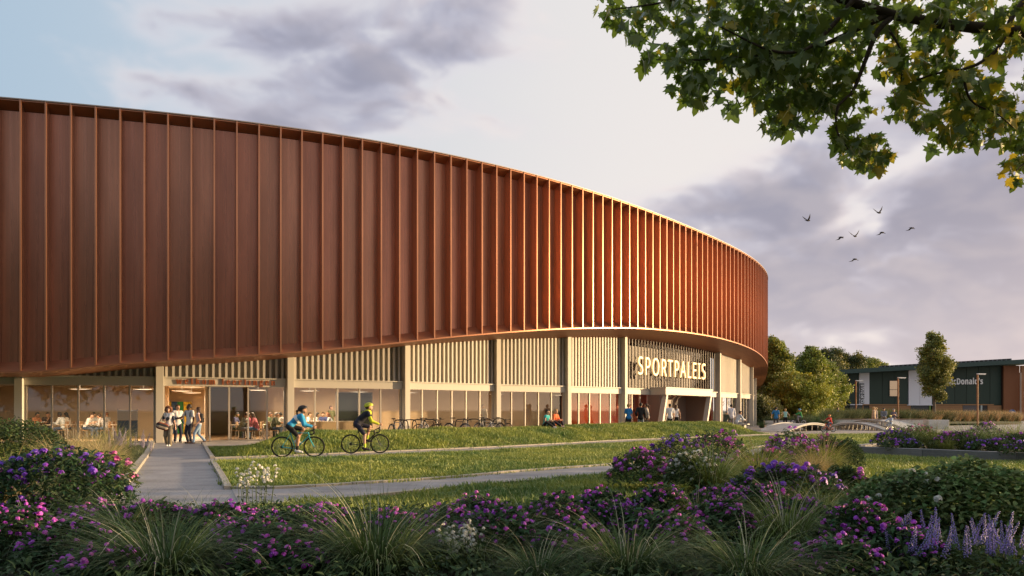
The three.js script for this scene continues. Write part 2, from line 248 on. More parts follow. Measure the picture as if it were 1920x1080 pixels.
const pathMat = std(C(0.46, 0.465, 0.49), 0.88, 0, { map: concreteTex(0.98, 0.96, 0.95, 3), bumpMap: concreteTex(1, 1, 1, 5), bumpScale: 0.006 });
const paveMat = std(C(0.50, 0.48, 0.46), 0.85, 0, { map: concreteTex(0.98, 0.96, 0.94, 7), bumpMap: concreteTex(1, 1, 1, 5), bumpScale: 0.004 });
const kerbMat = std(C(0.58, 0.56, 0.52), 0.85, 0, { map: concreteTex(1, 0.98, 0.95, 9) });
const wallMat = std(C(0.30, 0.30, 0.31), 0.85, 0, { map: concreteTex(1, 1, 1, 11), bumpMap: concreteTex(1, 1, 1, 5), bumpScale: 0.006 });
{ // the ground out to the horizon
  const g = new THREE.CircleGeometry(3000, 96).rotateX(-Math.PI / 2); g.attributes.uv.array.forEach((v, i, a) => { a[i] = v * 6000; });
  structure('lawn', g, lawnMat, 'mown green lawn around the sports hall');
}
const flat = (pts, y) => { const s = new THREE.Shape(pts.map(([x, z]) => new THREE.Vector2(x, z))), g = new THREE.ShapeGeometry(s); g.attributes.uv.array.forEach((v, i, a) => { a[i] = v; }); return g.rotateX(-Math.PI / 2).translate(0, y, 0); };
function curve2(pts, n) { const c = new THREE.CatmullRomCurve3(pts.map(([x, z]) => V(x, 0, -z)), false, 'centripetal'); return c.getSpacedPoints(n); }
function ribbon(L, R, y, n) { const a = curve2(L, n).map((p) => p.setY(y)), b = curve2(R, n).map((p) => p.setY(y)); const g = sheet([a, b]); const u = g.attributes.uv, p = g.attributes.position; for (let i = 0; i < u.count; i++) u.setXY(i, p.getX(i), p.getZ(i)); return g; }
const pathL = [[-17.3, 38.9], [-13.5, 30.0], [-8.47, 17.7], [-4.6, 8.2]], pathR = [[-14.35, 38.0], [-10.94, 29.5], [-6.21, 17.7], [-2.2, 7.7]];
const cycU = [[-9.32, 25.5], ...[[450, 859], [700, 849], [950, 838], [1160, 826.5], [1280, 821.5], [1400, 816.5]].map((p) => G2(...p)), [17.5, 52.5]];
const cycL = [[-8.68, 23.85], ...[[450, 864.6], [700, 855], [950, 844], [1160, 831], [1280, 825.5], [1400, 819.8]].map((p) => G2(...p)), [18.8, 50.8]];
const lowU = [[-5.34, 15.5], ...[[515, 918.5], [645, 911], [845, 898], [950, 888], [1160, 872], [1300, 858]].map((p) => G2(...p)), [10.5, 34], [15, 44]];
const lowL = [[-4.2, 12.6], ...[[575, 942], [640, 936], [950, 906], [1150, 890.5], [1300, 874]].map((p) => G2(...p)), [11.8, 32.5], [17, 43]];
const pathA = structure('path', ribbon(pathL, pathR, 0.008, 60), pathMat, 'grey asphalt path leading to the doors at the left');
const pathB = structure('path', ribbon(cycU, cycL, 0.012, 80), paveMat, 'narrow pale cycle path along the foot of the grass mound');
const pathC = structure('path', ribbon(lowU, lowL, 0.016, 80), pathMat, 'grey path curving across the lawn behind the flower beds');
function kerb(parent, pts, n, side, w = 0.13, h = 0.07, from = 0, to = n) { // a row of kerb stones beside an edge
  const p = curve2(pts, n), r = mulberry(n * 7);
  for (let i = from; i < to; i++) { const a = p[i], b = p[i + 1], d = V().subVectors(b, a), l = d.length(), m = V().addVectors(a, b).multiplyScalar(0.5), nx = d.z / l * side, nz = -d.x / l * side; const g = rbox(l - 0.012, h + 0.1, w, 0.012); g.rotateY(Math.atan2(-d.z, d.x)); g.translate(m.x + nx * w / 2, (h - 0.1) / 2 + r() * 0.006, m.z + nz * w / 2); mesh('kerb_stone', g, kerbMat, parent); }
}
kerb(pathA, pathL, 30, 1, 0.2, 0.09); kerb(pathA, [[-14.35, 38.0], [-10.94, 29.5], [-9.32, 25.5]], 12, -1, 0.14, 0.08); kerb(pathA, [[-8.68, 23.8], [-6.21, 17.7], [-5.34, 15.5]], 9, -1, 0.14, 0.08); kerb(pathA, [[-4.25, 12.5], [-2.2, 7.6]], 5, -1, 0.14, 0.08);
kerb(pathB, cycU, 44, 1, 0.12, 0.05); kerb(pathB, cycL, 44, -1, 0.10, 0.02);
kerb(pathC, lowU, 44, 1, 0.14, 0.06); kerb(pathC, lowL, 44, -1, 0.12, 0.05);
// paving in front of the hall and the plaza on the right
{
  const front = []; for (let k = 0; k < COLS.length - 1; k++) { const p = COLS[k]; front.push([p.x, -p.z]); }
  const outer = [[30, 88], [62, 140], [105, 140], [105, 62], [40, 51.7], [16, 51.7], [10.6, 47.2], [4, 43.0], [-2, 39.0], [-8, 36.2], [-13.2, 35.0], [-14.8, 35.6], [-18.6, 36.2], [-34, 33]];
  structure('plaza', flat([...front, ...outer].map(([x, z]) => [x, z]), 0.004), paveMat, 'pale concrete paving in front of the hall and across the plaza');
}
// grassy mound between the cycle path and the hall
const moundLen = 90;
const moundBase = curve2([[-11.95, 32.6], [-9.75, 27.1], [-8.95, 26.1], ...cycU.slice(1, 7).map(([x, z]) => [x, z + 0.16]), [16.8, 52.6]], moundLen);
const moundN = moundBase.map((p, i) => { const a = moundBase[Math.max(0, i - 1)], b = moundBase[Math.min(moundLen, i + 1)], d = V().subVectors(b, a).normalize(); return V(d.z, 0, -d.x); });
{ for (let q = 0; q < 30; q++) for (let i = 1; i < moundLen; i++) { moundN[i].add(moundN[i - 1]).add(moundN[i + 1]).normalize(); } }
function moundPoint(s, w) {                               // s along 0..1, w across 0..1
  const q = clamp(s, 0, 0.9999) * moundLen, k = Math.floor(q), t = q - k, b = V().lerpVectors(moundBase[k], moundBase[k + 1], t), n = V().lerpVectors(moundN[k], moundN[k + 1], t).normalize();
  const width = 5.6 * smooth(-0.06, 0.22, s) * lerp(1, 0.7, smooth(0.85, 1, s)) + 0.6, amp = 0.66 * smooth(0.0, 0.25, s) * smooth(1.01, 0.95, s) * lerp(1, 1.15, smooth(0.6, 0.9, s));
  const prof = w < 0.6 ? Math.sin(w / 0.6 * Math.PI / 2) ** 1.15 : Math.cos((w - 0.6) / 0.4 * Math.PI / 2) ** 1.3;
  const p = b.addScaledVector(n, w * width); const lump = (fbm(p.x * 0.9, 3, p.z * 0.9, 3) - 0.5) * 0.22 * prof; return p.setY(-0.03 + (amp + lump * amp) * prof + 0.02);
}
{
  const rows = []; for (let j = 0; j <= 18; j++) { const r = []; for (let i = 0; i <= 150; i++) r.push(moundPoint(i / 150, j / 18)); rows.push(r); }
  const g = sheet(rows), u = g.attributes.uv, p = g.attributes.position; for (let i = 0; i < u.count; i++) u.setXY(i, p.getX(i), p.getZ(i));
  structure('grass_mound', g, lawnMat, 'long grassy mound in front of the glazed ground floor');
}
// low concrete wall round the raised flower bed on the right
const bedWall = [[13.75, 30.6], [11.62, 27.9], [14.85, 23.5], [19.6, 17.0]];
{
  const w = thing('retaining_wall', 'low grey concrete wall around the raised flower bed at the right', 'wall');
  for (let i = 0; i + 1 < bedWall.length; i++) {
    const parts = i === 2 ? 3 : 2;
    for (let q = 0; q < parts; q++) { const a = [0, 1].map((k) => lerp(bedWall[i][k], bedWall[i + 1][k], q / parts)), b = [0, 1].map((k) => lerp(bedWall[i][k], bedWall[i + 1][k], (q + 1) / parts)); const dx = b[0] - a[0], dz = -(b[1] - a[1]), l = Math.hypot(dx, dz), tk = i ? 0.34 : 0.30;
      const g = rbox(l - 0.008, 0.44, tk, 0.012); g.rotateY(Math.atan2(-dz, dx)); g.translate((a[0] + b[0]) / 2 + (-dz / l) * -tk / 2 * -1, 0.08, -(a[1] + b[1]) / 2 + (dx / l) * tk / 2 * -1); mesh('wall_block', g, wallMat, w); }
  }
  structure('planting_soil', flat([[13.9, 30.4], [12.0, 27.95], [15.1, 23.7], [20, 17.2], [26, 20], [19, 30.5]], 0.22), std(C(0.05, 0.04, 0.03), 1), 'dark soil of the raised flower bed');
}
// grass blades
const bladeGeo = (seed, n, h, w, spread) => { const r = mulberry(seed), p = [], ix = [], nn = []; for (let k = 0; k < n; k++) { const a = r() * 6.283, q = Math.sqrt(r()) * spread, x = Math.cos(a) * q, z = Math.sin(a) * q, t = r() * 6.283, hh = h * (0.5 + r() * 0.8), le = (0.2 + r() * 0.9) * hh, dx = Math.cos(t) * le, dz = Math.sin(t) * le, wx = -Math.sin(t + r() - 0.5) * w, wz = Math.cos(t + r() - 0.5) * w, b = p.length / 3; p.push(x - wx, -0.01, z - wz, x + wx, -0.01, z + wz, x + dx * 0.35 - wx * 0.8, hh * 0.6, z + dz * 0.35 - wz * 0.8, x + dx * 0.35 + wx * 0.8, hh * 0.6, z + dz * 0.35 + wz * 0.8, x + dx, hh, z + dz); ix.push(b, b + 1, b + 3, b, b + 3, b + 2, b + 2, b + 3, b + 4); }
  const g = new THREE.BufferGeometry(); g.setAttribute('position', new THREE.Float32BufferAttribute(p, 3)); g.setIndex(ix); g.computeVertexNormals(); return g; };
const bladeMat = leafMat(C(1, 1, 1), 0.42, { roughness: 0.6 });
const inside = (pt, poly) => { let c = false; for (let i = 0, j = poly.length - 1; i < poly.length; j = i++) { const [xi, zi] = poly[i], [xj, zj] = poly[j]; if ((zi > pt[1]) !== (zj > pt[1]) && pt[0] < (xj - xi) * (pt[1] - zi) / (zj - zi) + xi) c = !c; } return c; };
const flat2 = (pts, n) => curve2(pts, n).map((p) => [p.x, -p.z]);
const polyA = [...flat2(pathL, 20), ...flat2(pathR, 20).reverse()], polyB = [...flat2(cycU, 40), ...flat2(cycL, 40).reverse()], polyC = [...flat2(lowU, 40), ...flat2(lowL, 40).reverse()];
const onPath = (x, z) => inside([x, z], polyA) || inside([x, z], polyB) || inside([x, z], polyC);
const moundPoly = [...moundBase.map((p) => [p.x, -p.z])]; for (let i = 60; i >= 0; i--) { const p = moundPoint(i / 60, 1); moundPoly.push([p.x, -p.z]); }
function grassTone(x, z, r) { const n = fbm(x * 0.5, 1, z * 0.5, 3), m = fbm(x * 2.1, 5, z * 2.1, 2); const y = clamp(0.55 + (n - 0.5) * 1.6 + (m - 0.5) * 0.9 + (r - 0.5) * 0.5); return C(lerp(0.12, 0.42, y), lerp(0.24, 0.47, y), lerp(0.04, 0.085, y)); }
{
  const r = mulberry(11), lists = [[], [], []], cols = [[], [], []];
  const put = (x, y, z, s) => { const k = Math.floor(r() * 3); lists[k].push(M4(V(x, y, -z), new THREE.Euler((r() - 0.5) * 0.3, r() * 6.28, (r() - 0.5) * 0.3), V(s * (0.8 + r() * 0.5), s * (0.7 + r() * 0.8), s * (0.8 + r() * 0.5)))); cols[k].push(grassTone(x, z, r())); };
  const field = (poly, dens, s, avoid = true) => { const xs = poly.map((p) => p[0]), zs = poly.map((p) => p[1]), x0 = Math.min(...xs), x1 = Math.max(...xs), z0 = Math.min(...zs), z1 = Math.max(...zs), n = (x1 - x0) * (z1 - z0) * dens; for (let i = 0; i < n; i++) { const x = lerp(x0, x1, r()), z = lerp(z0, z1, r()); if (!inside([x, z], poly) || onPath(x, z) || inside([x, z], moundPoly) || (avoid && inside([x, z], [[11.3, 27.9], [14.7, 23.3], [19.6, 16.8], [26, 20], [20, 32], [13.6, 31]]))) continue; put(x, 0, z, s * lerp(0.8, 1.5, fbm(x * 0.8, 9, z * 0.8, 2))); } };
  field([[-9.6, 25], [-5.5, 15.2], [-2, 17], [3, 22], [8, 30], [14, 42], [17, 50], [8, 41], [0, 32], [-7, 25.5]], 70, 1.0);
  field([[-4.6, 13], [-2, 7.5], [9, 8], [14, 16], [18, 20], [12, 27], [14, 34], [19, 34], [17, 44], [4, 24], [-2, 14]], 75, 1.15);
  field([[11, 30], [20, 32], [32, 40], [38, 51], [18, 51], [15, 44]], 30, 1.3);
  field([[-10, 15], [-18, 38.5], [-23, 37], [-15, 15]], 30, 1.1);
  for (let i = 0; i < 22000; i++) { const s = r(), w = r() ** 0.8; const p = moundPoint(s, w); put(p.x, p.y - 0.01, -p.z, 1.25 * lerp(0.75, 1.5, fbm(p.x * 0.9, 2, p.z * 0.9, 2))); }
  lists.forEach((l, k) => { const o = instanced('grass', bladeGeo(31 + k, 16, 0.062, 0.007, 0.16), bladeMat, l, cols[k]); tag(o, ['short mown grass blades on the lawn and the mound', 'short mown grass blades on the lawn and the mound', 'short mown grass blades on the lawn and the mound'][k], 'grass', 'grass blades of the lawn', 'stuff'); });
}
// ---------------------------------------------------------------- rooms behind the glazing, entrance and lettering
const roomWall = std(C(0.58, 0.45, 0.31), 0.85), roomFloor = std(C(0.36, 0.24, 0.14), 0.5), roomCeil = std(C(0.55, 0.48, 0.40), 0.9), redWall = std(C(0.62, 0.10, 0.03), 0.6), lockerMats = [std(C(0.62, 0.42, 0.03), 0.5), std(C(0.03, 0.09, 0.22), 0.5), std(C(0.02, 0.20, 0.06), 0.5), std(C(0.62, 0.42, 0.03), 0.5)];
const backOf = (k, t, d = 6.5) => along(k, t, -d);
{
  const N = 8, front = [], back = [];
  for (let k = 0; k <= N; k++) { front.push(along(k === N ? N - 1 : k, k === N ? bayLen(N - 1) : 0, -0.16)); }
  const backPts = [[-40, 54], [-20.8, 54], [-17.6, 54], [-13.9, 47.6], [-9.0, 51], [-4.6, 55], [-0.6, 59], [3.2, 63]].map(([x, z]) => V(x, 0, -z)).slice(0, 8);
  const poly = [...front.map((p) => [p.x, -p.z]), ...backPts.slice().reverse().map((p) => [p.x, -p.z])];
  mesh('interior_floor', flat(poly, 0.02), roomFloor, arena);
  mesh('interior_ceiling', flat(poly, 2.95), roomCeil, arena);
  mesh('interior_wall', sheet([backPts.map((p) => V(p.x, 0, p.z)), backPts.map((p) => V(p.x, 3, p.z))]), roomWall, arena);
  const part = (a, b) => mesh('partition_wall', solid([V(a[0], 0.02, -a[1]), V(b[0], 0.02, -b[1]), V(b[0], 2.95, -b[1]), V(a[0], 2.95, -a[1])], [V(a[0] + 0.12, 0.02, -a[1]), V(b[0] + 0.12, 0.02, -b[1]), V(b[0] + 0.12, 2.95, -b[1]), V(a[0] + 0.12, 2.95, -a[1])]), roomWall, arena);
  part([-17.0, 39.6], [-23.4, 54]); part([-15.3, 40.6], [-20.4, 54]);
  mesh('partition_wall', solid([V(-40, 0.02, -47.2), V(-19.95, 0.02, -47.2), V(-19.95, 2.95, -47.2), V(-40, 2.95, -47.2)], [V(-40, 0.02, -47.35), V(-19.95, 0.02, -47.35), V(-19.95, 2.95, -47.35), V(-40, 2.95, -47.35)]), roomWall, arena);
  // lockers at the end of the entrance corridor
  const lk = thing('locker_row', 'row of yellow, blue and green lockers seen through the open door', 'lockers', [-22.72, 0.03, -53.5]);
  for (let i = 0; i < 4; i++) { const d = mesh('locker', rbox(0.385, 2.08, 0.4, 0.012, i * 0.4 + 0.2, 1.04, 0), [lockerMats[0], lockerMats[1], lockerMats[2], lockerMats[3], lockerMats[1], lockerMats[2]][i], lk); mesh('handle', box(0.1, 0.03, 0.03, i * 0.4 + 0.2, 1.85, 0.21), metalGrey, d); }
  // classroom board and counter seen in the third bay
  const bd = thing('wall_board', 'dark green board on the room wall behind the cyclist in yellow', 'board', backOf(4, 4.6, 2.6).toArray(), bayTurn(4));
  mesh('panel', rbox(2.1, 1.95, 0.05, 0.01, 0, 1.55, 0), std(C(0.012, 0.02, 0.014), 0.35), bd); mesh('frame', [box(2.2, 0.05, 0.06, 0, 2.55, 0), box(2.2, 0.05, 0.06, 0, 0.55, 0), box(0.05, 2.05, 0.06, -1.08, 1.55, 0), box(0.05, 2.05, 0.06, 1.08, 1.55, 0), box(0.06, 0.6, 0.06, -0.9, 0.27, -0.02), box(0.06, 0.6, 0.06, 0.9, 0.27, -0.02)], metalGrey, bd);
  const ct = thing('counter', 'long beige counter between the dark board and the tables', 'counter', backOf(4, 3.0, 2.1).toArray(), bayTurn(4));
  mesh('worktop', rbox(2.6, 0.05, 0.6, 0.01, 0, 0.92, 0), std(C(0.55, 0.47, 0.36), 0.5), ct); mesh('front_panel', box(2.5, 0.86, 0.5, 0, 0.46, 0), std(C(0.47, 0.36, 0.22), 0.7), ct);
}
// round ceiling lamps, lit; the corridor pair is added to brighten it
const lampGlow = std(C(0.9, 0.85, 0.75), 0.6, 0, { emissive: C(1, 0.8, 0.55), emissiveIntensity: 2.2 }), lampBody = std(C(0.6, 0.58, 0.55), 0.5);
[[2, 1.6, 3.4, 1.7], [2, 4.6, 3.2, 1.7], [3, 1.6, 6.2, 1.6], [3, 2.6, 11, 1.6], [3, 5.0, 2.4, 1.9], [4, 2.0, 2.6, 1.6], [4, 5.2, 3.4, 1.2], [5, 2.6, 3.2, 0.55], [6, 2.6, 3.2, 0.5], [7, 2.6, 3.0, 0.8], [1, 3, 4, 1]].forEach(([k, t, d, s], i) => {
  const p = along(k, t, -d, 2.62), o = thing('ceiling_lamp', ['round ceiling lamp over the left table in the leftmost full bay', 'round ceiling lamp over the right table in the leftmost full bay', 'added round ceiling lamp brightening the front of the corridor of the open door', 'added round ceiling lamp brightening the back of the corridor of the open door', 'round ceiling lamp at the right end of the welcome sign bay', 'round ceiling lamp behind the cyclist in blue', 'round ceiling lamp behind the cyclist in yellow', 'round ceiling lamp above the parked bicycles', 'round ceiling lamp behind the pair seated on the mound', 'round ceiling lamp in the bay left of the main entrance', 'round ceiling lamp at the far left edge'][i], 'lamp', p.toArray());
  mesh('lamp_disc', new THREE.CylinderGeometry(0.48, 0.48, 0.03, 28), lampGlow, o); mesh('rim', new THREE.TorusGeometry(0.5, 0.03, 6, 32).rotateX(Math.PI / 2), lampBody, o); mesh('cord', rod(V(0, 0.02, 0), V(0, 0.33, 0), 0.012), lampBody, o);
  const l = new THREE.RectAreaLight(C(1, 0.78, 0.52), 34 * s, 0.85, 0.85); l.position.set(0, -0.03, 0); l.lookAt(p.x, -5, p.z); l.rotation.set(-Math.PI / 2, 0, 0); o.add(l);
});
// main entrance bay
{
  const k = 8, L = bayLen(k), y0 = GLAZE + BEAM, hs = (t) => soffitAt(along(k, t)) + 0.05;
  mesh('lintel_beam', [turned(box(L - 0.34, BEAM - 0.06, 0.2), k, L / 2, 0.06, GLAZE + BEAM / 2 - 0.03), turned(box(L - 0.34, 0.06, 0.3), k, L / 2, 0.1, y0 - 0.03)], paintBeam, arena);
  const screenSlat = std(C(0.065, 0.048, 0.04), 0.5, 0.1), scr = sub('screen', arena), n = 34;
  for (let s = 0; s < n; s++) { const t = 0.3 + (s + 0.5) * (L - 0.6) / n, h = hs(t) - y0; mesh('slat', turned(box(0.055, h, 0.09), k, t, 0.03, y0 + h / 2), screenSlat, scr); }
  const hN = 9; for (let s = 0; s < hN; s++) { const t0 = 0.2 + s * (L - 0.4) / hN, t1 = 0.2 + (s + 1) * (L - 0.4) / hN, m = (t0 + t1) / 2, h = hs(m) - y0; mesh('glass_pane', turned(box(t1 - t0 - 0.02, h, 0.006), k, m, -0.16, y0 + h / 2), glass, scr); }
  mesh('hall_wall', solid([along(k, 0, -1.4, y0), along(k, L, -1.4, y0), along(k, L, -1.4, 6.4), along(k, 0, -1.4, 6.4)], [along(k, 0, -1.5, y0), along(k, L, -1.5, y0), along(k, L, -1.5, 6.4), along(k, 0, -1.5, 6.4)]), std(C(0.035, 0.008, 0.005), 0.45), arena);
  mesh('hall_floor', faces([[along(k, 0, -1.6, y0 - 0.02), along(k, L, -1.6, y0 - 0.02), along(k, L, -0.05, y0 - 0.02), along(k, 0, -0.05, y0 - 0.02)]]), metalGrey, arena);
  // lower storey: glazing left of the porch, orange hall behind
  const win = sub('window', arena); for (let s = 0; s < 4; s++) { mesh('mullion', turned(box(0.07, GLAZE, 0.12), k, 0.25 + s * 1.22, 0, GLAZE / 2), paintMull, win); if (s < 3) mesh('glass_pane', turned(box(1.15, GLAZE - 0.07, 0.005), k, 0.86 + s * 1.22, 0, GLAZE / 2 + 0.035), glass, win); }
  const room = [[0, -0.2], [L, -0.2], [L, -7], [0, -7]].map(([t, o]) => { const p = along(k, t, o); return [p.x, -p.z]; });
  mesh('interior_floor', flat(room, 0.02), roomFloor, arena); mesh('interior_ceiling', flat(room, 2.9), roomCeil, arena);
  mesh('interior_wall', sheet([[along(k, 0, -0.3), along(k, 0, -5), along(k, L, -5), along(k, L, -0.3)].map((p) => p), [along(k, 0, -0.3, 3), along(k, 0, -5, 3), along(k, L, -5, 3), along(k, L, -0.3, 3)]]), redWall, arena);
  // porch: a projecting frame on leaning legs with brown side walls, the right one added to shade the recess
  const brown = std(C(0.20, 0.14, 0.11), 0.6), T0 = 4.0, T1 = 12.5, out = 1.45;
  const P = (t, o, y) => along(k, t, o, y), slab = (name, t0, t1, o0, o1, ya, yb, m) => mesh(name, solid([P(t0, o0, ya), P(t1, o0, ya), P(t1, o0, yb), P(t0, o0, yb)], [P(t0, o1, ya), P(t1, o1, ya), P(t1, o1, yb), P(t0, o1, yb)]), m, porch);
  const porch = sub('porch', arena);
  slab('canopy', T0, T1, out, 0.2, 2.7, 3.18, paintBeam); slab('canopy_edge', T0 - 0.04, T1 + 0.04, out + 0.05, 0.2, 3.18, 3.25, paintSlat);
  for (const [a, b] of [[T0 + 0.2, T0 - 0.75], [T1 - 0.25, T1 - 1.25]]) mesh('leg', solid([P(a, out - 0.02, 2.7), P(a + 0.26, out - 0.02, 2.7), P(b + 0.26, out - 0.02, 0), P(b, out - 0.02, 0)], [P(a, out - 0.4, 2.7), P(a + 0.26, out - 0.4, 2.7), P(b + 0.26, out - 0.4, 0), P(b, out - 0.4, 0)]), paintBeam, porch);
  slab('side_wall', T0 - 0.1, T0 + 0.05, out - 0.42, 0.0, 0, 2.69, brown); slab('side_wall', T1 - 0.1, T1 + 0.05, out - 0.42, -0.9, 0, 2.69, brown); slab('wall_panel', T1 - 4.2, T1 - 0.11, -0.8, -0.9, 0, 2.69, brown);
  for (let s = 0; s < 5; s++) { const t = T0 + 1.1 + s * 0.85; mesh('rib', tube([P(t, 0.15, 0), P(t, 0.15, 1.9), P(t - 0.12, 0.3, 2.4), P(t - 0.5, 0.8, 2.66)], 0.045, 14, 6), paintSlat, porch); }
  slab('door_leaf', T1 + 0.3, T1 + 1.5, 0.05, 0.0, 0, 2.4, std(C(0.55, 0.56, 0.60), 0.5));
  for (let s = 0; s < 3; s++) mesh('glass_pane', turned(box(1.05, GLAZE - 0.07, 0.005), k, T1 + 2.1 + s * 1.1, 0, GLAZE / 2 + 0.035), glass, win);
  structure('entrance_step', flat([[0.2, 0.4], [L - 0.2, 0.4], [L - 0.2, 5.5], [0.2, 5.5]].map(([t, o]) => { const p = along(k, t, o); return [p.x, -p.z]; }), 0.03), paveMat, 'paved threshold before the main entrance');
  const tp = [[5, 0.2, 0.3], [6, 0, 0.3], [7, 0, 0.3], [8, 0, 0.3], [8, 3.6, 0.3], [8, 3.6, 5], [8, -3, 6.2], [7, 0, 4.6], [6, 0, 4.8], [5, 0.2, 4.6]].map(([k2, t, o]) => { const p = along(k2, t, o); return new THREE.Vector2(p.x, -p.z); });
  structure('terrace', new THREE.ExtrudeGeometry(new THREE.Shape(tp), { depth: 0.14, bevelEnabled: false }).rotateX(-Math.PI / 2), paveMat, 'slightly raised paved terrace with the bicycle stands before the glass');
}
// lettering
const fontBold = await new FontLoader().loadAsync('fonts/droid/droid_sans_bold.typeface.json'), fontSans = await new FontLoader().loadAsync('fonts/droid/droid_sans_regular.typeface.json'), fontSerif = await new FontLoader().loadAsync('fonts/droid/droid_serif_bold.typeface.json');
function word(parent, text, font, size, depth, mat, squeeze = 1, gap = 0, bevel = 0) { // letters as parts, laid out along x from 0; returns the width
  let x = 0; const sc = size / font.data.resolution;
  for (const ch of text) { const gl = font.data.glyphs[ch], adv = (gl?.ha ?? 400) * sc * squeeze + gap; if (ch !== ' ') { const g = new TextGeometry(ch, { font, size, depth, curveSegments: 5, bevelEnabled: bevel > 0, bevelSize: bevel, bevelThickness: bevel, bevelSegments: 1 }); g.scale(squeeze, 1, 1); g.translate(x, 0, 0); mesh('letter', g, mat, parent); } x += adv; }
  return x;
}
{
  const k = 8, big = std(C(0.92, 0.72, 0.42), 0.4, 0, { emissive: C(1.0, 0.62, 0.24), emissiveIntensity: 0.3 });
  const s1 = thing('wall_sign', 'large pale letters SPORTPALEIS in front of the slatted screen', 'sign', along(k, 1.8, 0.22, 4.14).toArray(), bayTurn(k));
  const w1 = word(s1, 'SPORTPALEIS', fontSans, 1.30, 0.12, big, 0.8, 0.14, 0.0); s1.scale.x = 12.2 / w1;
  const s2 = thing('wall_sign', 'orange letters welkom leerlingen on the beam over the open door', 'sign', along(3, 0.72, 0.17, GLAZE + 0.09).toArray(), bayTurn(3));
  const w2 = word(s2, 'welkom leerlingen', fontSerif, 0.30, 0.05, std(C(0.34, 0.095, 0.025), 0.5), 0.86, 0.105); s2.scale.x = 4.75 / w2;
  for (const t of [0.9, 2.9, 5.2]) mesh('bracket', box(0.02, 0.02, 0.14, t, 0.12, -0.08), metalGrey, s2);
}
// ---------------------------------------------------------------- planting
function curveBlade(p, ix, x, z, a, L, bend, w, segs, lift = 0.9, col, cols) { // an arching blade from (x,0,z), leaning towards angle a
  const b0 = p.length / 3; let px = x, py = -0.02, pz = z, el = Math.PI / 2 - (1 - lift) * 1.2; const sx = -Math.sin(a), sz = Math.cos(a);
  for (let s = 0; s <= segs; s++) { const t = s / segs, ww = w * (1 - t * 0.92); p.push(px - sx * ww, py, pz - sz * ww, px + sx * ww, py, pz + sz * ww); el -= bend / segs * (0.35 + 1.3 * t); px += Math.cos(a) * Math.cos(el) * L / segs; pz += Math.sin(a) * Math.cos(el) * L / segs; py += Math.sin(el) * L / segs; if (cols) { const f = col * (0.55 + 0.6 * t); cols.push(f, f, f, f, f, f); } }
  for (let s = 0; s < segs; s++) { const b = b0 + s * 2; ix.push(b, b + 1, b + 3, b, b + 3, b + 2); }
}
function tuftGeo(seed, n, L, R, w, bendLo, bendHi, segs = 6) { const r = mulberry(seed), p = [], ix = [], c = []; for (let k = 0; k < n; k++) { const a = r() * 6.283, q = Math.sqrt(r()) * R; curveBlade(p, ix, Math.cos(a) * q, Math.sin(a) * q, a + (r() - 0.5) * 1.1, L * (0.45 + r() * 0.62), lerp(bendLo, bendHi, r()), w * (0.6 + r() * 0.7), segs, 0.62 + r() * 0.38, 0.6 + r() * 0.7, c); }
  const g = new THREE.BufferGeometry(); g.setAttribute('position', new THREE.Float32BufferAttribute(p, 3)); g.setAttribute('color', new THREE.Float32BufferAttribute(c, 3)); g.setIndex(ix); g.computeVertexNormals(); return g; }
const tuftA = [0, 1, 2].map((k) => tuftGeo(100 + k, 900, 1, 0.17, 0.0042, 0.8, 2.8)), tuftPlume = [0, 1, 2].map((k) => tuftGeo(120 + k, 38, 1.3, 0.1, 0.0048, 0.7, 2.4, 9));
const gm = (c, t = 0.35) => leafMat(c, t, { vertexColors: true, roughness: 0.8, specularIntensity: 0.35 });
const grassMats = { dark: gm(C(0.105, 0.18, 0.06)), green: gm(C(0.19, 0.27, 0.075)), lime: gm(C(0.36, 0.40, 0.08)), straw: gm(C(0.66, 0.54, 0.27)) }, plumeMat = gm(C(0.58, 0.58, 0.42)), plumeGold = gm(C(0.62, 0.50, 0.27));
let tuftN = 0;
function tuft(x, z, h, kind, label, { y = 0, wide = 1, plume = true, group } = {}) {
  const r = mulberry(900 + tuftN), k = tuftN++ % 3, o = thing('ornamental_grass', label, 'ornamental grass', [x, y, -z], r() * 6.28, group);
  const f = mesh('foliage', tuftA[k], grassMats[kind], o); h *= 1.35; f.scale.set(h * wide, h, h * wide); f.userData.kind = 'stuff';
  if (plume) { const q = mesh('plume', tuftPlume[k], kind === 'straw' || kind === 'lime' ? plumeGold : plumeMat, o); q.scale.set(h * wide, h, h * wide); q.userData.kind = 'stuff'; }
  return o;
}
// leaves
function leafGeo(L, W, fold = 0.25, droop = 0.2) { const p = [0, 0, 0, -W / 2, fold * W, L * 0.4, W / 2, fold * W, L * 0.4, 0, 0, L * 0.45, -W * 0.33, fold * W * 0.5 - droop * L * 0.4, L * 0.75, W * 0.33, fold * W * 0.5 - droop * L * 0.4, L * 0.75, 0, -droop * L, L]; const g = new THREE.BufferGeometry(); g.setAttribute('position', new THREE.Float32BufferAttribute(p, 3)); g.setIndex([0, 3, 1, 0, 2, 3, 1, 3, 4, 3, 2, 5, 3, 6, 4, 3, 5, 6]); g.computeVertexNormals(); return g; }
const leafLong = leafGeo(0.085, 0.032), leafRound = leafGeo(0.062, 0.046, 0.2, 0.15);
const leafWhite = leafMat(C(1, 1, 1), 0.3, { roughness: 0.8, specularIntensity: 0.3 });
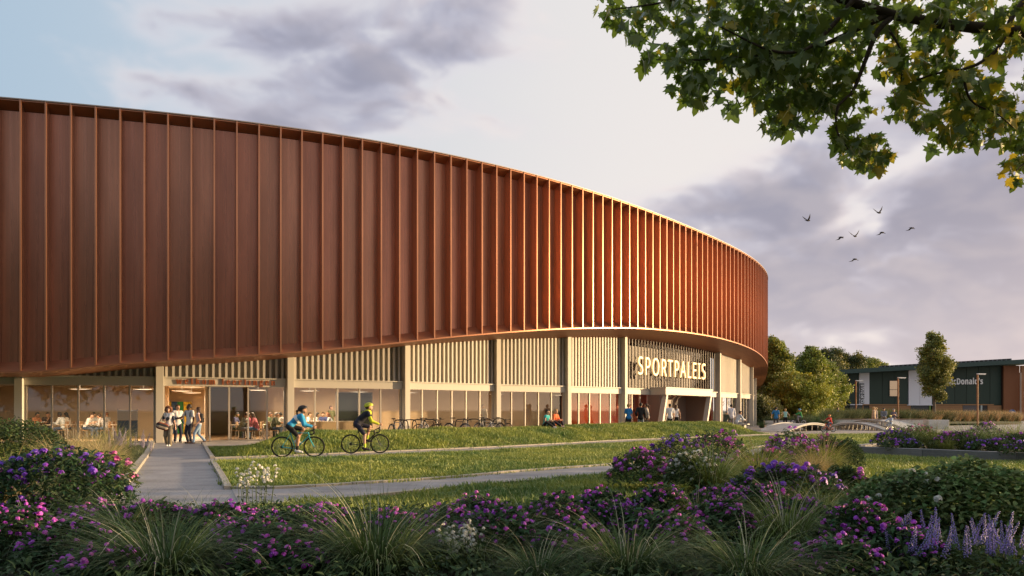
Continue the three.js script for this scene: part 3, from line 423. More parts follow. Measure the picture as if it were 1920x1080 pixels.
// flower heads: clusters of five-petalled florets
function headGeo(seed, n, R, petal) { const r = mulberry(seed), p = [], ix = []; for (let k = 0; k < n; k++) { const a = r() * 6.28, e = Math.acos(1 - r() * 0.95), d = V(Math.sin(e) * Math.cos(a), Math.cos(e), Math.sin(e) * Math.sin(a)), c = d.clone().multiplyScalar(R * (0.75 + r() * 0.3)); c.y *= 0.7; const t1 = V(d.z, 0.1, -d.x).normalize(), t2 = V().crossVectors(d, t1).normalize(), o = r() * 6.28; for (let q = 0; q < 5; q++) { const th = o + q * 1.2566, u = V().addScaledVector(t1, Math.cos(th)).addScaledVector(t2, Math.sin(th)), s = V().addScaledVector(t1, -Math.sin(th)).addScaledVector(t2, Math.cos(th)), b = p.length / 3, m = c.clone().addScaledVector(u, petal * 0.6), tip = c.clone().addScaledVector(u, petal).addScaledVector(d, -petal * 0.15); for (const v of [c, m.clone().addScaledVector(s, petal * 0.36).addScaledVector(d, petal * 0.1), m.clone().addScaledVector(s, -petal * 0.36).addScaledVector(d, petal * 0.1), tip]) p.push(v.x, v.y, v.z); ix.push(b, b + 2, b + 1, b + 1, b + 2, b + 3); } }
  const g = new THREE.BufferGeometry(); g.setAttribute('position', new THREE.Float32BufferAttribute(p, 3)); g.setIndex(ix); g.computeVertexNormals(); return g; }
const heads = [0, 1, 2, 3].map((k) => headGeo(200 + k, 4 + k, 0.026, 0.027)), petalMat = (c) => leafMat(c, 0.3, { roughness: 0.6 });
const petals = { magenta: [petalMat(C(0.66, 0.09, 0.78)), petalMat(C(0.55, 0.09, 0.80)), petalMat(C(0.76, 0.16, 0.76))], violet: [petalMat(C(0.34, 0.08, 0.78)), petalMat(C(0.46, 0.09, 0.76)), petalMat(C(0.25, 0.08, 0.72))], pink: [petalMat(C(0.75, 0.16, 0.48)), petalMat(C(0.70, 0.10, 0.48)), petalMat(C(0.66, 0.22, 0.52))], white: [petalMat(C(0.80, 0.80, 0.78)), petalMat(C(0.74, 0.76, 0.76)), petalMat(C(0.82, 0.80, 0.74))] };
let bushN = 0;
function bush(x, z, h, rx, rz, tint, nFlower, label, { y = 0, leaves = 1500, headSize = 1, tone = [0.035, 0.075, 0.032], group, leaf = leafLong, flat: fl = 0.5 } = {}) {
  const r = mulberry(3000 + bushN++ * 13), o = thing('flowering_bush', label, tint ? 'flowering plant' : 'shrub', [x, y, -z], 0, group);
  const ms = [], cs = [], spot = (shell) => { const a = r() * 6.283, q = Math.sqrt(r()), e = shell ? 0.80 + r() * 0.28 : 0.25 + r() * 0.8, hump = 0.82 + 0.36 * fbm(x * 3 + Math.cos(a) * q * rx * 2.5, 4, z * 3 + Math.sin(a) * q * rz * 2.5, 2), yy = h * hump * Math.sqrt(Math.max(0.02, 1 - q * q * 0.86)); return V(Math.cos(a) * q * rx, yy * e, Math.sin(a) * q * rz); };
  for (let k = 0; k < leaves; k++) { const p = spot(r() < 0.6), s = 0.7 + r() * 0.8, f = 0.6 + r() * 0.9; ms.push(M4(p, new THREE.Euler((r() - 0.6) * 1.6, r() * 6.28, (r() - 0.5) * 1.2, 'YXZ'), s)); cs.push(C(1.45 * tone[0] * f * (0.8 + r() * 0.6), 1.45 * tone[1] * f, 1.45 * tone[2] * f)); }
  instanced('foliage', leaf, leafWhite, ms, cs, o);
  for (let k = 0; k < nFlower; k++) { const p = spot(true); p.y += 0.015 + r() * 0.05; const m = mesh('flower', heads[Math.floor(r() * 4)], petals[tint][Math.floor(r() * 3)], o); m.position.copy(p); m.rotation.set((r() - 0.5) * 0.9, r() * 6.28, (r() - 0.5) * 0.9); m.scale.setScalar(headSize * (0.65 + r() * 0.7)); }
  return o;
}
const X = (px, Z) => (px - 960) * Z / F;
{ // dark soil under the near border
  structure('flower_bed', flat([[-9.5, 16], [-6.6, 12.2], [-5.2, 9.6], [-2.6, 9.2], [0, 10.2], [2.2, 11.2], [3, 14.5], [5.5, 20.5], [8.6, 21.5], [7.2, 13], [8.2, 11], [11, 5], [9, 3.5], [-8, 3.5], [-13, 12]], 0.021), std(C(0.04, 0.035, 0.022), 1), 'dark soil of the flower borders in the foreground');
  const r = mulberry(55), ms = [], cs = []; for (let k = 0; k < 26000; k++) { const z = 5.6 + r() * 5.6, x = lerp(-6.5, 8.5, r()); if (x < -5 && z > 9.5) continue; const hh = 0.02 + r() * 0.24, f = 0.5 + r(); ms.push(M4(V(x, hh, -z), new THREE.Euler((r() - 0.6) * 1.6, r() * 6.28, (r() - 0.5), 'YXZ'), 0.7 + r() * 0.7)); cs.push(C(0.045 * f, 0.085 * f, 0.036 * f)); }
  tag(instanced('ground_cover', leafLong, leafWhite, ms, cs), 'low dark green leaves filling the near flower border', 'ground cover', null, 'stuff');
}
// near border: clumps of grass
[[310, 7.1, 0.66, 'dark', 'large dark grass clump at the bottom left, in front of the path', 1.05], [705, 7.4, 0.74, 'dark', 'tallest near grass clump with pale plumes, below the cyclists', 0.95], [1180, 7.1, 0.55, 'dark', 'grass clump at the bottom edge below the main entrance sign', 1], [1405, 6.9, 0.50, 'dark', 'grass clump at the bottom edge between magenta flowers, right of centre', 1.1], [1475, 8.7, 0.66, 'green', 'green grass clump left of the large leafy shrub', 0.95], [1010, 6.9, 0.38, 'dark', 'small grass clump at the bottom edge right of the white daisies', 1], [235, 9.4, 0.50, 'dark', 'grass clump between the violet bush and the path end', 1.1], [385, 10.0, 0.40, 'dark', 'low grass clump across the end of the path', 1.3], [985, 9.6, 0.46, 'dark', 'grass clump with tall plumes among magenta flowers in the middle of the border', 0.8], [60, 8.3, 0.5, 'dark', 'grass clump below the violet bush at the left edge', 1], [1310, 10.2, 0.45, 'green', 'thin grass clump behind the magenta flowers right of centre', 0.9], [1540, 10.4, 0.55, 'green', 'thin pale grass clump in front of the violet bush at the right', 0.8], [905, 7.9, 0.44, 'dark', 'pale drooping grass clump left of the white daisies', 1.2], [470, 8.8, 0.36, 'dark', 'low grass clump among magenta flowers below the white phlox', 1]]
  .forEach(([px, z, h, k, l, w]) => tuft(X(px, z), z, h * 1.02, k, l, { wide: w * 1.5 }));
// near border: magenta flowers
const nearF = [[30, 8.0, 0.55, 'at the left edge, front row'], [125, 7.6, 0.44, 'second from the left edge, front row'], [195, 7.0, 0.30, 'lowest at the left, by the bottom edge'], [470, 8.3, 0.42, 'between two large grass clumps, front row'], [560, 8.7, 0.46, 'left of the tallest grass clump'], [525, 7.2, 0.30, 'by the bottom edge left of the tallest grass clump'], [935, 8.2, 0.50, 'right of the white daisies'], [1080, 7.8, 0.42, 'below the lawn in the middle of the border'], [1255, 8.0, 0.45, 'between the two middle grass clumps'], [1345, 8.8, 0.50, 'left of the green grass clump at the right'], [1620, 8.1, 0.52, 'in front of the large leafy shrub'], [1570, 7.2, 0.34, 'by the bottom edge left of the lavender spikes'], [1690, 7.7, 0.36, 'just left of the lavender spikes'], [845, 8.6, 0.44, 'behind the white daisies'], [60, 10.0, 0.42, 'below the violet bush at the left'], [180, 9.9, 0.36, 'under the right side of the violet bush'], [300, 9.8, 0.36, 'at the left of the path end'], [425, 9.8, 0.38, 'at the right of the path end'], [600, 10.1, 0.30, 'behind the tallest grass clump on its left'], [900, 10.0, 0.40, 'under the shaded lawn left of centre'], [1040, 10.0, 0.42, 'under the shaded lawn in the centre'], [1130, 10.3, 0.44, 'in front of the mid border, left end'], [1235, 10.4, 0.48, 'in front of the white flowers of the mid border'], [1340, 10.8, 0.5, 'below the round grass clump of the mid border'], [1425, 11.0, 0.55, 'left of the violet bush at the right'], [750, 9.0, 0.34, 'between the tallest grass clump and the daisies'], [1150, 8.9, 0.44, 'centre of the border, second row'], [1500, 9.6, 0.42, 'right of the green grass clump']];
nearF.forEach(([px, z, h, w]) => bush(X(px, z), z, h, 0.44, 0.40, 'magenta', 84, 'low bush of small magenta flowers ' + w, { leaves: 1100, headSize: 0.70, group: 'magenta flowers of the near border' }));
// left side
bush(X(105, 10.6), 10.6, 0.98, 0.95, 0.8, 'violet', 80, 'large bush of violet-blue flowers at the left edge', { leaves: 3800, headSize: 1.45 });
bush(X(185, 13.2), 13.2, 0.80, 0.62, 0.5, 'pink', 60, 'pink flowers behind the violet bush at the left', { leaves: 1200, headSize: 1.1, tone: [0.07, 0.11, 0.04] });
bush(X(15, 22), 22, 1.2, 1.55, 1.2, null, 0, 'dark green rounded shrub at the left edge in front of the glass', { leaves: 7500, leaf: leafRound, tone: [0.05, 0.085, 0.03] });
[[140, 24, 0.9, 'straw', 'straw-coloured grass clump right of the dark rounded shrub'], [172, 23, 0.85, 'straw', 'straw-coloured grass clump below the left table'], [200, 21, 0.8, 'straw', 'straw-coloured grass clump leaning over the pink flowers'], [214, 27.5, 0.95, 'lime', 'fresh green grass clump in front of the blue board'], [190, 17, 0.72, 'lime', 'yellow-green grass clump beside the left kerb'], [206, 19, 0.55, 'lime', 'low yellow-green grass clump touching the left kerb'], [15, 12.6, 0.75, 'straw', 'straw-coloured grass clump below the dark rounded shrub, left edge'], [112, 19.5, 0.8, 'straw', 'straw-coloured grass clump half hidden by the dark rounded shrub']]
  .forEach(([px, z, h, k, l]) => tuft(X(px, z), z, h * 1.08, k, l, { wide: 1.15 }));
// middle border on the right
[[1200, 15.2, 0.72, 0.62, 'magenta', 'magenta flowers at the left tip of the middle border', 55], [1265, 16.6, 0.92, 0.7, 'violet', 'violet flowers on the slope of the middle border', 60], [1345, 17.6, 1.06, 0.75, 'magenta', 'topmost magenta flowers of the middle border', 75], [1300, 14.6, 0.72, 0.5, 'white', 'white flowers in the middle border beside the round grass clump', 50], [1480, 19.6, 0.95, 0.75, 'magenta', 'magenta flowers in front of the left white ramp', 80], [1545, 20.6, 0.82, 0.6, 'pink', 'faded pink flowers at the right end of the middle border', 60], [1440, 17.8, 0.55, 0.5, 'pink', 'pink flowers between two grass clumps of the middle border', 30], [1500, 12.2, 0.66, 0.72, 'violet', 'violet-blue bush left of the large leafy shrub', 60], [1430, 12.6, 0.60, 0.6, 'violet', 'violet and magenta flowers below the yellow grass clump', 45], [1580, 13.2, 0.55, 0.45, 'magenta', 'few magenta flowers against the sunlit lawn', 18]]
  .forEach(([px, z, h, r0, t, l, n]) => bush(X(px, z), z, h, r0, r0 * 0.85, t, n, l, { leaves: 1700, headSize: 1.35, tone: [0.05, 0.09, 0.035] }));
[[1335, 14.6, 0.86, 'green', 'round green grass clump in the middle border', 1.2], [1425, 16.8, 0.80, 'lime', 'yellow-green grass clump right of the topmost magenta flowers', 1.15], [1400, 19.5, 0.8, 'lime', 'yellow-green grass clump at the back of the middle border', 1], [1545, 19.2, 0.8, 'lime', 'yellow-green grass clump before the sunlit lawn', 1.05], [1505, 22, 0.85, 'lime', 'grass clump below the child in red', 1], [1525, 18.4, 0.62, 'straw', 'pale grass clump among faded pink flowers', 1]]
  .forEach(([px, z, h, k, l, w]) => tuft(X(px, z), z, h * 1.08, k, l, { wide: w * 1.1 }));
bush(X(1588, 20.4), 20.4, 0.78, 0.42, 0.42, null, 0, 'small dark shrub at the end of the middle border', { leaves: 1800, leaf: leafLong });
bush(X(1800, 9.6), 9.6, 0.84, 1.35, 1.0, null, 0, 'large round-leaved green shrub at the right', { leaves: 10500, leaf: leafRound, tone: [0.115, 0.18, 0.07] });
bush(X(1735, 9.2), 9.2, 0.78, 0.7, 0.5, 'white', 16, 'small white flowers on the shoulder of the large leafy shrub', { leaves: 500, leaf: leafRound, headSize: 1.2, tone: [0.055, 0.095, 0.042] });
// raised bed
[[1675, 27.6, 0.62, 'violet', 'violet flowers at the left corner of the raised bed'], [1790, 26.2, 0.62, 'magenta', 'magenta flowers between two grass clumps of the raised bed'], [1720, 28.6, 0.8, 'pink', 'pink flowers at the back left of the raised bed'], [1860, 24.9, 0.45, 'violet', 'violet flowers hanging over the middle of the low wall'], [1845, 27.8, 0.85, 'magenta', 'tall magenta flowers at the back of the raised bed'], [1915, 25.4, 0.6, 'magenta', 'magenta flowers at the right edge of the raised bed'], [1925, 23.6, 0.38, 'violet', 'violet flowers at the right end of the low wall'], [1690, 26.9, 0.35, 'violet', 'low violet flowers along the wall at the left']]
  .forEach(([px, z, h, t, l]) => bush(X(px, z), z, h, 0.75, 0.6, t, 46, l, { y: 0.2, leaves: 1200, headSize: 1.2, tone: [0.05, 0.085, 0.035] }));
[[1705, 27.7, 0.85, 'green', 'leftmost grass clump of the raised bed'], [1755, 27.8, 0.85, 'lime', 'second grass clump from the left in the raised bed'], [1815, 26.4, 0.9, 'green', 'grass clump in the middle of the raised bed'], [1870, 26.2, 0.85, 'green', 'grass clump right of the middle of the raised bed'], [1905, 28, 0.9, 'lime', 'yellow-green grass clump at the right edge of the raised bed'], [1960, 25.6, 0.9, 'green', 'grass clump of the raised bed cut by the right edge'], [1775, 25.9, 0.5, 'lime', 'low grass clump of the raised bed behind the low wall']]
  .forEach(([px, z, h, k, l]) => tuft(X(px, z), z, h * 1.08, k, l, { y: 0.2, wide: 1.25 }));
// lavender-like spikes
function spikeGeo(seed, H) { const r = mulberry(seed), list = []; for (let k = 0; k < 46; k++) { const t = k / 46, a = k * 2.4, rr = 0.017 * (1 - t * 0.75), g = new THREE.OctahedronGeometry(0.0075 * (1.1 - t * 0.6), 0); g.scale(1, 1.3, 1); g.translate(Math.cos(a) * rr, H * (0.45 + 0.55 * t) + (r() - 0.5) * 0.006, Math.sin(a) * rr); list.push(g); } return merge(list); }
const spikes = [0, 1].map((k) => spikeGeo(70 + k, 0.42)), stemGeo = rod(V(0, 0, 0), V(0, 0.4, 0), 0.004, 0.003, 5), spikeMats = [petalMat(C(0.36, 0.31, 0.74)), petalMat(C(0.42, 0.35, 0.78))], spikePale = [petalMat(C(0.52, 0.44, 0.58)), petalMat(C(0.46, 0.38, 0.56))], stemMat = leafMat(C(0.10, 0.15, 0.06), 0.1);
function spikeClump(x, z, n, rx, rz, s, mats, label, lean = 0.5) {
  const r = mulberry(Math.round(x * 97 + z * 31 + 5000)), o = thing('lavender', label, 'lavender', [x, 0, -z]);
  for (let k = 0; k < n; k++) { const px = (r() - 0.5) * 2 * rx, pz = (r() - 0.5) * 2 * rz, e = new THREE.Euler((r() - 0.5) * lean, r() * 6.28, px / rx * -lean * 0.9 + (r() - 0.5) * lean), sc = s * (0.75 + r() * 0.5), m = mesh('flower_spike', spikes[k % 2], mats[k % 2], o); m.position.set(px, 0, pz); m.rotation.copy(e); m.scale.setScalar(sc); const st = mesh('stem', stemGeo, stemMat, m); st.position.set(0, 0, 0); }
  const f = mesh('foliage', tuftA[1], grassMats.green, o); f.scale.set(rx * 1.3, s * 0.34, rz * 1.6); f.userData.kind = 'stuff'; const f2 = mesh('foliage', tuftA[2], grassMats.dark, o); f2.scale.set(rx * 1.1, s * 0.40, rz * 1.4); f2.userData.kind = 'stuff'; return o;
}
spikeClump(X(1785, 7.6), 7.6, 46, 0.6, 0.36, 1.16, spikeMats, 'clump of violet lavender spikes at the bottom right');
spikeClump(X(1905, 7.3), 7.3, 16, 0.22, 0.3, 1.08, spikeMats, 'lavender spikes cut by the bottom right corner');
spikeClump(X(232, 26.5), 26.5, 20, 0.75, 0.35, 1.9, spikePale, 'pale lavender spikes beside the left kerb');
spikeClump(X(1165, 9.4), 9.4, 12, 0.25, 0.25, 1.0, spikeMats, 'dark violet spikes in the middle of the near border');
spikeClump(X(770, 9.2), 9.2, 10, 0.25, 0.25, 0.9, spikeMats, 'dark violet spikes right of the tallest grass clump');
// white phlox by the path, white daisies in the border
function tallWhite(x, z, n, h, sp, size, label) { const r = mulberry(Math.round(x * 50 + 700)), o = thing('white_flowers', label, 'flowering plant', [x, 0, -z]); for (let k = 0; k < n; k++) { const a = r() * 6.28, q = Math.sqrt(r()) * sp, hh = h * (0.7 + r() * 0.35), b = V(Math.cos(a) * q * 0.7, 0, Math.sin(a) * q), t = V(b.x + (r() - 0.5) * 0.16, hh, b.z + (r() - 0.5) * 0.1); const st = mesh('stem', rod(b, t, 0.005, 0.004, 5), stemMat, o); for (let j = 0; j < 4; j++) { const m = mesh('flower', heads[(k + j) % 4], petals.white[(k + j) % 3], st); m.position.set(t.x + (r() - 0.5) * 0.07, t.y - j * 0.055 + 0.01, t.z + (r() - 0.5) * 0.05); m.rotation.set((r() - 0.5), r() * 6, (r() - 0.5)); m.scale.setScalar(size * (0.7 + r() * 0.6)); } for (let j = 0; j < 4; j++) { const m = mesh('leaf', leafLong, leafMatGreen, st); m.position.lerpVectors(b, t, 0.2 + j * 0.16); m.rotation.set(-0.4, r() * 6, 0); m.scale.setScalar(0.8); } } return o; }
const leafMatGreen = leafMat(C(0.07, 0.12, 0.05), 0.3);
tallWhite(X(482, 12.4), 12.4, 18, 0.66, 0.36, 0.8, 'white phlox standing at the corner of the path and the lawn');
tallWhite(X(868, 7.7), 7.7, 26, 0.42, 0.26, 0.62, 'cluster of small white daisies in the near border');
// ---------------------------------------------------------------- trees
const barkMat = std(C(0.07, 0.05, 0.035), 0.95, 0, { map: tex(128, 256, (u, v) => { const f = 0.7 + 0.6 * (wrapNoise(u, v, 14, 4, 4, 20) - 0.3); return [f, f * 0.97, f * 0.94]; }) }), barkPale = std(C(0.16, 0.14, 0.11), 0.95);
function limb(pts, r0, r1, seg = 18) { // a tapering limb along points
  const c = new THREE.CatmullRomCurve3(pts), fr = c.computeFrenetFrames(seg, false), rows = []; for (let i = 0; i <= seg; i++) { const p = c.getPointAt(i / seg), rr = lerp(r0, r1, (i / seg) ** 0.8), row = []; for (let k = 0; k <= 8; k++) { const a = k / 8 * 6.2832, w = rr * (1 + 0.1 * (noise3(i * 0.7, k % 8, 3) - 0.5)); row.push(p.clone().addScaledVector(fr.normals[i], Math.cos(a) * w).addScaledVector(fr.binormals[i], Math.sin(a) * w)); } rows.push(row); } return sheet(rows);
}
// leaf clumps for distant crowns
function clumpGeo(seed, n, R, L) { const r = mulberry(seed), p = [], ix = []; for (let k = 0; k < n; k++) { const d = V(r() - 0.5, r() - 0.5, r() - 0.5).normalize().multiplyScalar(R * Math.cbrt(r())), u = V(r() - 0.5, (r() - 0.5) * 0.7, r() - 0.5).normalize(), w = V(r() - 0.5, r() - 0.5, r() - 0.5).cross(u).normalize(), l = L * (0.6 + r() * 0.8), b = p.length / 3; for (const v of [d, d.clone().addScaledVector(u, l * 0.5).addScaledVector(w, l * 0.32), d.clone().addScaledVector(u, l * 0.5).addScaledVector(w, -l * 0.32), d.clone().addScaledVector(u, l)]) p.push(v.x, v.y, v.z); ix.push(b, b + 2, b + 1, b + 1, b + 2, b + 3); } const g = new THREE.BufferGeometry(); g.setAttribute('position', new THREE.Float32BufferAttribute(p, 3)); g.setIndex(ix); g.computeVertexNormals(); return g; }
const clumps = [0, 1, 2].map((k) => clumpGeo(400 + k, 70, 0.52, 0.21)), clumpsFine = [0, 1].map((k) => clumpGeo(410 + k, 44, 0.32, 0.14)), treeLeaf = leafMat(C(1, 1, 1), 0.4, { roughness: 0.7 });
let treeN = 0;
function tree(x, z, h, rad0, base, shape, tone, label, { clump = 420, group, fine = false, bark = barkMat, size = 1 } = {}) {
  const r = mulberry(6000 + treeN++ * 7), o = thing(shape === 'bush' ? 'shrub' : 'tree', label, shape === 'bush' ? 'shrub' : 'tree', [x, 0, -z], 0, group);
  const lean = (r() - 0.5) * 0.3;
  const tg = [limb([V(0, -0.1, 0), V(lean * 0.3, h * 0.35, 0), V(lean, h * 0.92, 0)], h * 0.018 + 0.03, 0.02, 10)];
  const lists = [[], [], []], cols = [[], [], []], nb = shape === 'cone' ? 26 : 18;
  for (let b = 0; b < nb; b++) {                          // crown: boughs from the trunk, each ending in a cloud of leaf clumps
    const t = shape === 'bush' ? r() : base + (1 - base) * (b + r()) / nb, a = b * 2.4 + r(), tt = (t - base) / (1 - base);
    const reach = rad0 * (shape === 'cone' ? (1 - tt) ** 0.75 * (0.75 + r() * 0.35) + 0.12 : shape === 'flame' ? Math.sin(Math.PI * (0.12 + 0.8 * tt)) ** 0.8 * (1 - tt * 0.35) * (0.7 + r() * 0.4) : Math.sqrt(Math.max(0.06, 1 - (tt * 1.7 - 0.75) ** 2)) * (0.65 + r() * 0.45)), y = h * t * (shape === 'bush' ? 0.6 : 0.97);
    const e = V(lean * t + Math.cos(a) * reach * 0.75, y + reach * (shape === 'cone' ? -0.05 : 0.15), Math.sin(a) * reach * 0.75); if (shape !== 'bush' || b < 8) tg.push(limb([V(lean * t, Math.max(0.05, y - reach * 0.35), 0), V(e.x * 0.5, y - reach * 0.06, e.z * 0.5), e], 0.025 + reach * 0.018, 0.012, 5));
    const n = Math.round(clump / nb * (0.6 + reach / rad0));
    for (let k = 0; k < n; k++) { const q = r() ** 0.6, d = V(r() - 0.5, r() - 0.5, r() - 0.5).normalize().multiplyScalar(q * reach * 0.62), p = V(e.x * (0.55 + r() * 0.6) + d.x, e.y + d.y * 0.8, e.z * (0.55 + r() * 0.6) + d.z); if (p.y < h * base * 0.6) p.y = h * base * 0.6 + r() * 0.5; const li = Math.floor(r() * (fine ? 2 : 3)), f = 0.65 + r() * 0.7, yel = r() ** 3 * 0.6 + (fine ? 0.25 * (d.x > 0 ? 1 : 0) * r() : 0); lists[li].push(M4(p, new THREE.Euler(r() * 6, r() * 6, r() * 6), size * (0.7 + r() * 0.7))); cols[li].push(C(lerp(tone[0], 0.46, yel) * f, lerp(tone[1], 0.38, yel) * f, lerp(tone[2], 0.03, yel) * f)); }  // right half of fine crowns tinted yellower as painted sunlight
  }
  mesh('trunk', tg, bark, o); lists.forEach((l, k) => { if (l.length) instanced('crown', fine ? clumpsFine[k] : clumps[k], treeLeaf, l, cols[k], o); });
  return o;
}
const dk = [0.06, 0.09, 0.022], mid = [0.22, 0.28, 0.035], lite = [0.33, 0.38, 0.05];
tree(X(1452, 100), 100, 10.6, 3.4, 0.1, 'cone', mid, 'tall yellow-green tree just right of the hall', { clump: 900 });
tree(X(1523, 104), 104, 9.6, 3.6, 0.1, 'cone', mid, 'tall yellow-green tree in the middle of the tree belt', { clump: 900 });
tree(X(1420, 118), 118, 8.6, 3.8, 0.08, 'round', lite, 'broad light green tree half hidden by the hall', { clump: 700 });
tree(X(1490, 126), 126, 9.6, 4.2, 0.1, 'round', dk, 'dark tree behind the two tall yellow-green trees', { clump: 700 });
tree(X(1552, 150), 150, 12.7, 4.4, 0.1, 'round', dk, 'dark round tree left of the green restaurant building', { clump: 800 });
tree(X(1593, 152), 152, 11.8, 4.0, 0.1, 'round', dk, 'dark round tree rising over the left roof corner of the restaurant', { clump: 700 });
tree(X(1624, 160), 160, 12.0, 4.0, 0.1, 'round', mid, 'round tree top behind the roof, second from its left end', { clump: 600 });
tree(X(1652, 162), 162, 11.2, 3.2, 0.1, 'round', mid, 'rightmost small tree top above the restaurant roof', { clump: 500 });
tree(X(1550, 108), 108, 7.6, 2.4, 0.06, 'round', mid, 'shorter leafy tree standing before the dark trees', { clump: 600 });
tree(X(1500, 96), 96, 5.6, 3.0, 0.05, 'round', lite, 'low light green tree behind the lamps', { clump: 520 });
tree(X(1426, 92), 92, 4.6, 2.2, 0.02, 'bush', [0.14, 0.16, 0.05], 'light green spreading shrub right of the last column', { clump: 420 });
tree(X(1470, 140), 140, 9, 4.5, 0.05, 'round', dk, 'dark tree filling the back of the tree belt at the left', { clump: 600 });
tree(X(1540, 144), 144, 9.5, 5, 0.05, 'round', dk, 'dark tree filling the back of the tree belt at the right', { clump: 600 });
tree(X(1752, 86), 86, 9.9, 1.9, 0.3, 'flame', [0.16, 0.20, 0.035], 'single slender tree in front of the restaurant building', { clump: 560, fine: true, bark: barkPale, size: 1.1 });
// the maple whose branch hangs into the upper right
{
  const o = thing('maple_tree', 'maple branch with lobed leaves hanging into the upper right corner', 'tree', [9.6, 0, -10.2]);
  const L = (x, y, Z) => at(x, y, Z).sub(o.position);
  const wood = [limb([V(0, -0.1, 0), V(0.05, 2.5, 0.1), V(-0.1, 5.4, 0.2), V(0.3, 9, 0)], 0.36, 0.16, 16)], B = (pts, r0, r1) => wood.push(limb(pts.map((p) => L(...p)), r0, r1, 16));
  const T = [2565, 60, 10.1];
  B([T, [2250, 90, 9.6], [1990, 66, 9.3], [1830, 52, 9.2], [1700, 34, 9.1], [1640, 18, 9.1], [1560, -8, 9.0], [1440, -40, 8.9]], 0.13, 0.04);
  B([[1672, 32, 9.1], [1645, 60, 9.05], [1620, 120, 9.0], [1595, 178, 8.95], [1572, 196, 8.9], [1570, 250, 8.9], [1600, 290, 8.9]], 0.036, 0.008);
  B([[1660, 30, 9.1], [1600, 58, 9.1], [1520, 92, 9.15], [1400, 105, 9.2], [1320, 112, 9.2], [1230, 112, 9.2]], 0.034, 0.006);
  B([[1600, 0, 9.0], [1550, 60, 8.9], [1505, 95, 8.8], [1450, 96, 8.8], [1350, 50, 8.8]], 0.03, 0.008); B([[1440, -40, 8.9], [1330, -20, 8.9], [1240, 5, 8.9], [1150, 18, 8.9]], 0.03, 0.006);
  B([[1990, -60, 9.6], [1905, 20, 9.3], [1868, 95, 9.1], [1815, 128, 9.0], [1760, 136, 9.0], [1720, 150, 9.0]], 0.05, 0.01); B([[1804, 134, 9.0], [1822, 190, 8.95], [1870, 214, 8.9], [1900, 240, 8.9]], 0.018, 0.005); B([[1660, 44, 9.1], [1690, 100, 9.0], [1688, 170, 9.0]], 0.018, 0.005);
  B([[2060, 70, 9.4], [1990, 190, 9.2], [1935, 290, 9.1], [1905, 320, 9.0]], 0.03, 0.006); B([[2250, 90, 9.6], [2150, -200, 9.8], [1950, -330, 9.6], [1700, -380, 9.4]], 0.08, 0.02);
  mesh('trunk', wood, barkMat, o);
  const out = [[0, -0.06], [0.035, -0.035], [0.10, -0.055], [0.078, -0.012], [0.15, 0.02], [0.10, 0.035], [0.115, 0.075], [0.06, 0.06], [0.048, 0.085], [0.038, 0.125], [0, 0.165]], sh = new THREE.Shape([...out.map(([x, y]) => new THREE.Vector2(x, y)), ...out.slice(1, -1).reverse().map(([x, y]) => new THREE.Vector2(-x, y))]);
  const leaf = (fold, curl) => { const g = new THREE.ShapeGeometry(sh); const p = g.attributes.position; for (let i = 0; i < p.count; i++) { const x = p.getX(i), y = p.getY(i); p.setZ(i, Math.abs(x) * fold - (y + 0.06) ** 2 * curl); } g.translate(0, 0.06, 0); g.rotateX(Math.PI); g.computeVertexNormals(); return g; };
  const leaves = [leaf(0.35, 1.6), leaf(-0.25, 2.4), leaf(0.6, 0.6)];
  const blobs = [[1150, 18, 34, 26], [1195, 40, 42, 40], [1178, 66, 16, 8], [1245, 15, 50, 60], [1300, 30, 55, 80], [1212, 112, 16, 12], [1260, 105, 34, 34], [1300, 120, 44, 60], [1285, 160, 30, 26], [1325, 170, 34, 36], [1350, 120, 48, 70], [1310, 188, 14, 8], [1370, 40, 60, 90], [1420, 20, 60, 90], [1440, 70, 55, 90], [1400, 90, 50, 80], [1420, 130, 40, 55], [1400, 170, 26, 20], [1362, 205, 14, 7], [1450, 150, 50, 80], [1480, 60, 55, 80], [1490, 110, 55, 90], [1440, 200, 34, 36], [1450, 235, 20, 14], [1500, 170, 45, 65], [1490, 215, 34, 36], [1480, 240, 18, 10], [1540, 30, 60, 90], [1550, 100, 55, 85], [1540, 160, 50, 70], [1545, 205, 40, 44], [1590, 140, 45, 60], [1600, 200, 40, 46], [1580, 262, 26, 24], [1615, 260, 36, 48], [1605, 300, 24, 20], [1650, 300, 24, 24], [1635, 285, 34, 40], [1600, 40, 50, 70], [1660, 70, 50, 60], [1690, 20, 50, 60], [1680, 120, 36, 40], [1700, 160, 40, 50], [1690, 195, 34, 36], [1725, 215, 30, 26], [1740, 230, 16, 10], [1740, 150, 50, 70], [1750, 60, 55, 70], [1790, 100, 34, 30], [1800, 30, 55, 70], [1790, 170, 45, 60], [1800, 220, 45, 60], [1830, 170, 45, 60], [1765, 262, 30, 26], [1800, 255, 30, 28], [1850, 225, 45, 60], [1860, 60, 50, 60], [1880, 110, 36, 36], [1885, 175, 28, 22], [1900, 30, 50, 60], [1890, 230, 40, 46], [1905, 265, 24, 16], [1905, 322, 26, 24], [1930, 300, 30, 24], [1940, 160, 40, 40], [1950, 60, 60, 60], [1980, 220, 60, 60], [1640, -30, 60, 60], [1500, -30, 70, 70], [1350, -30, 70, 70], [1800, -40, 80, 80], [1250, -25, 40, 36]];
  const r = mulberry(808), all = [], mats = [leafMat(C(0.17, 0.25, 0.03), 0.62, { roughness: 0.55 }), leafMat(C(0.25, 0.32, 0.035), 0.62, { roughness: 0.55 }), leafMat(C(0.13, 0.20, 0.03), 0.62, { roughness: 0.55 }), leafMat(C(0.62, 0.48, 0.03), 0.6, { roughness: 0.6 })];
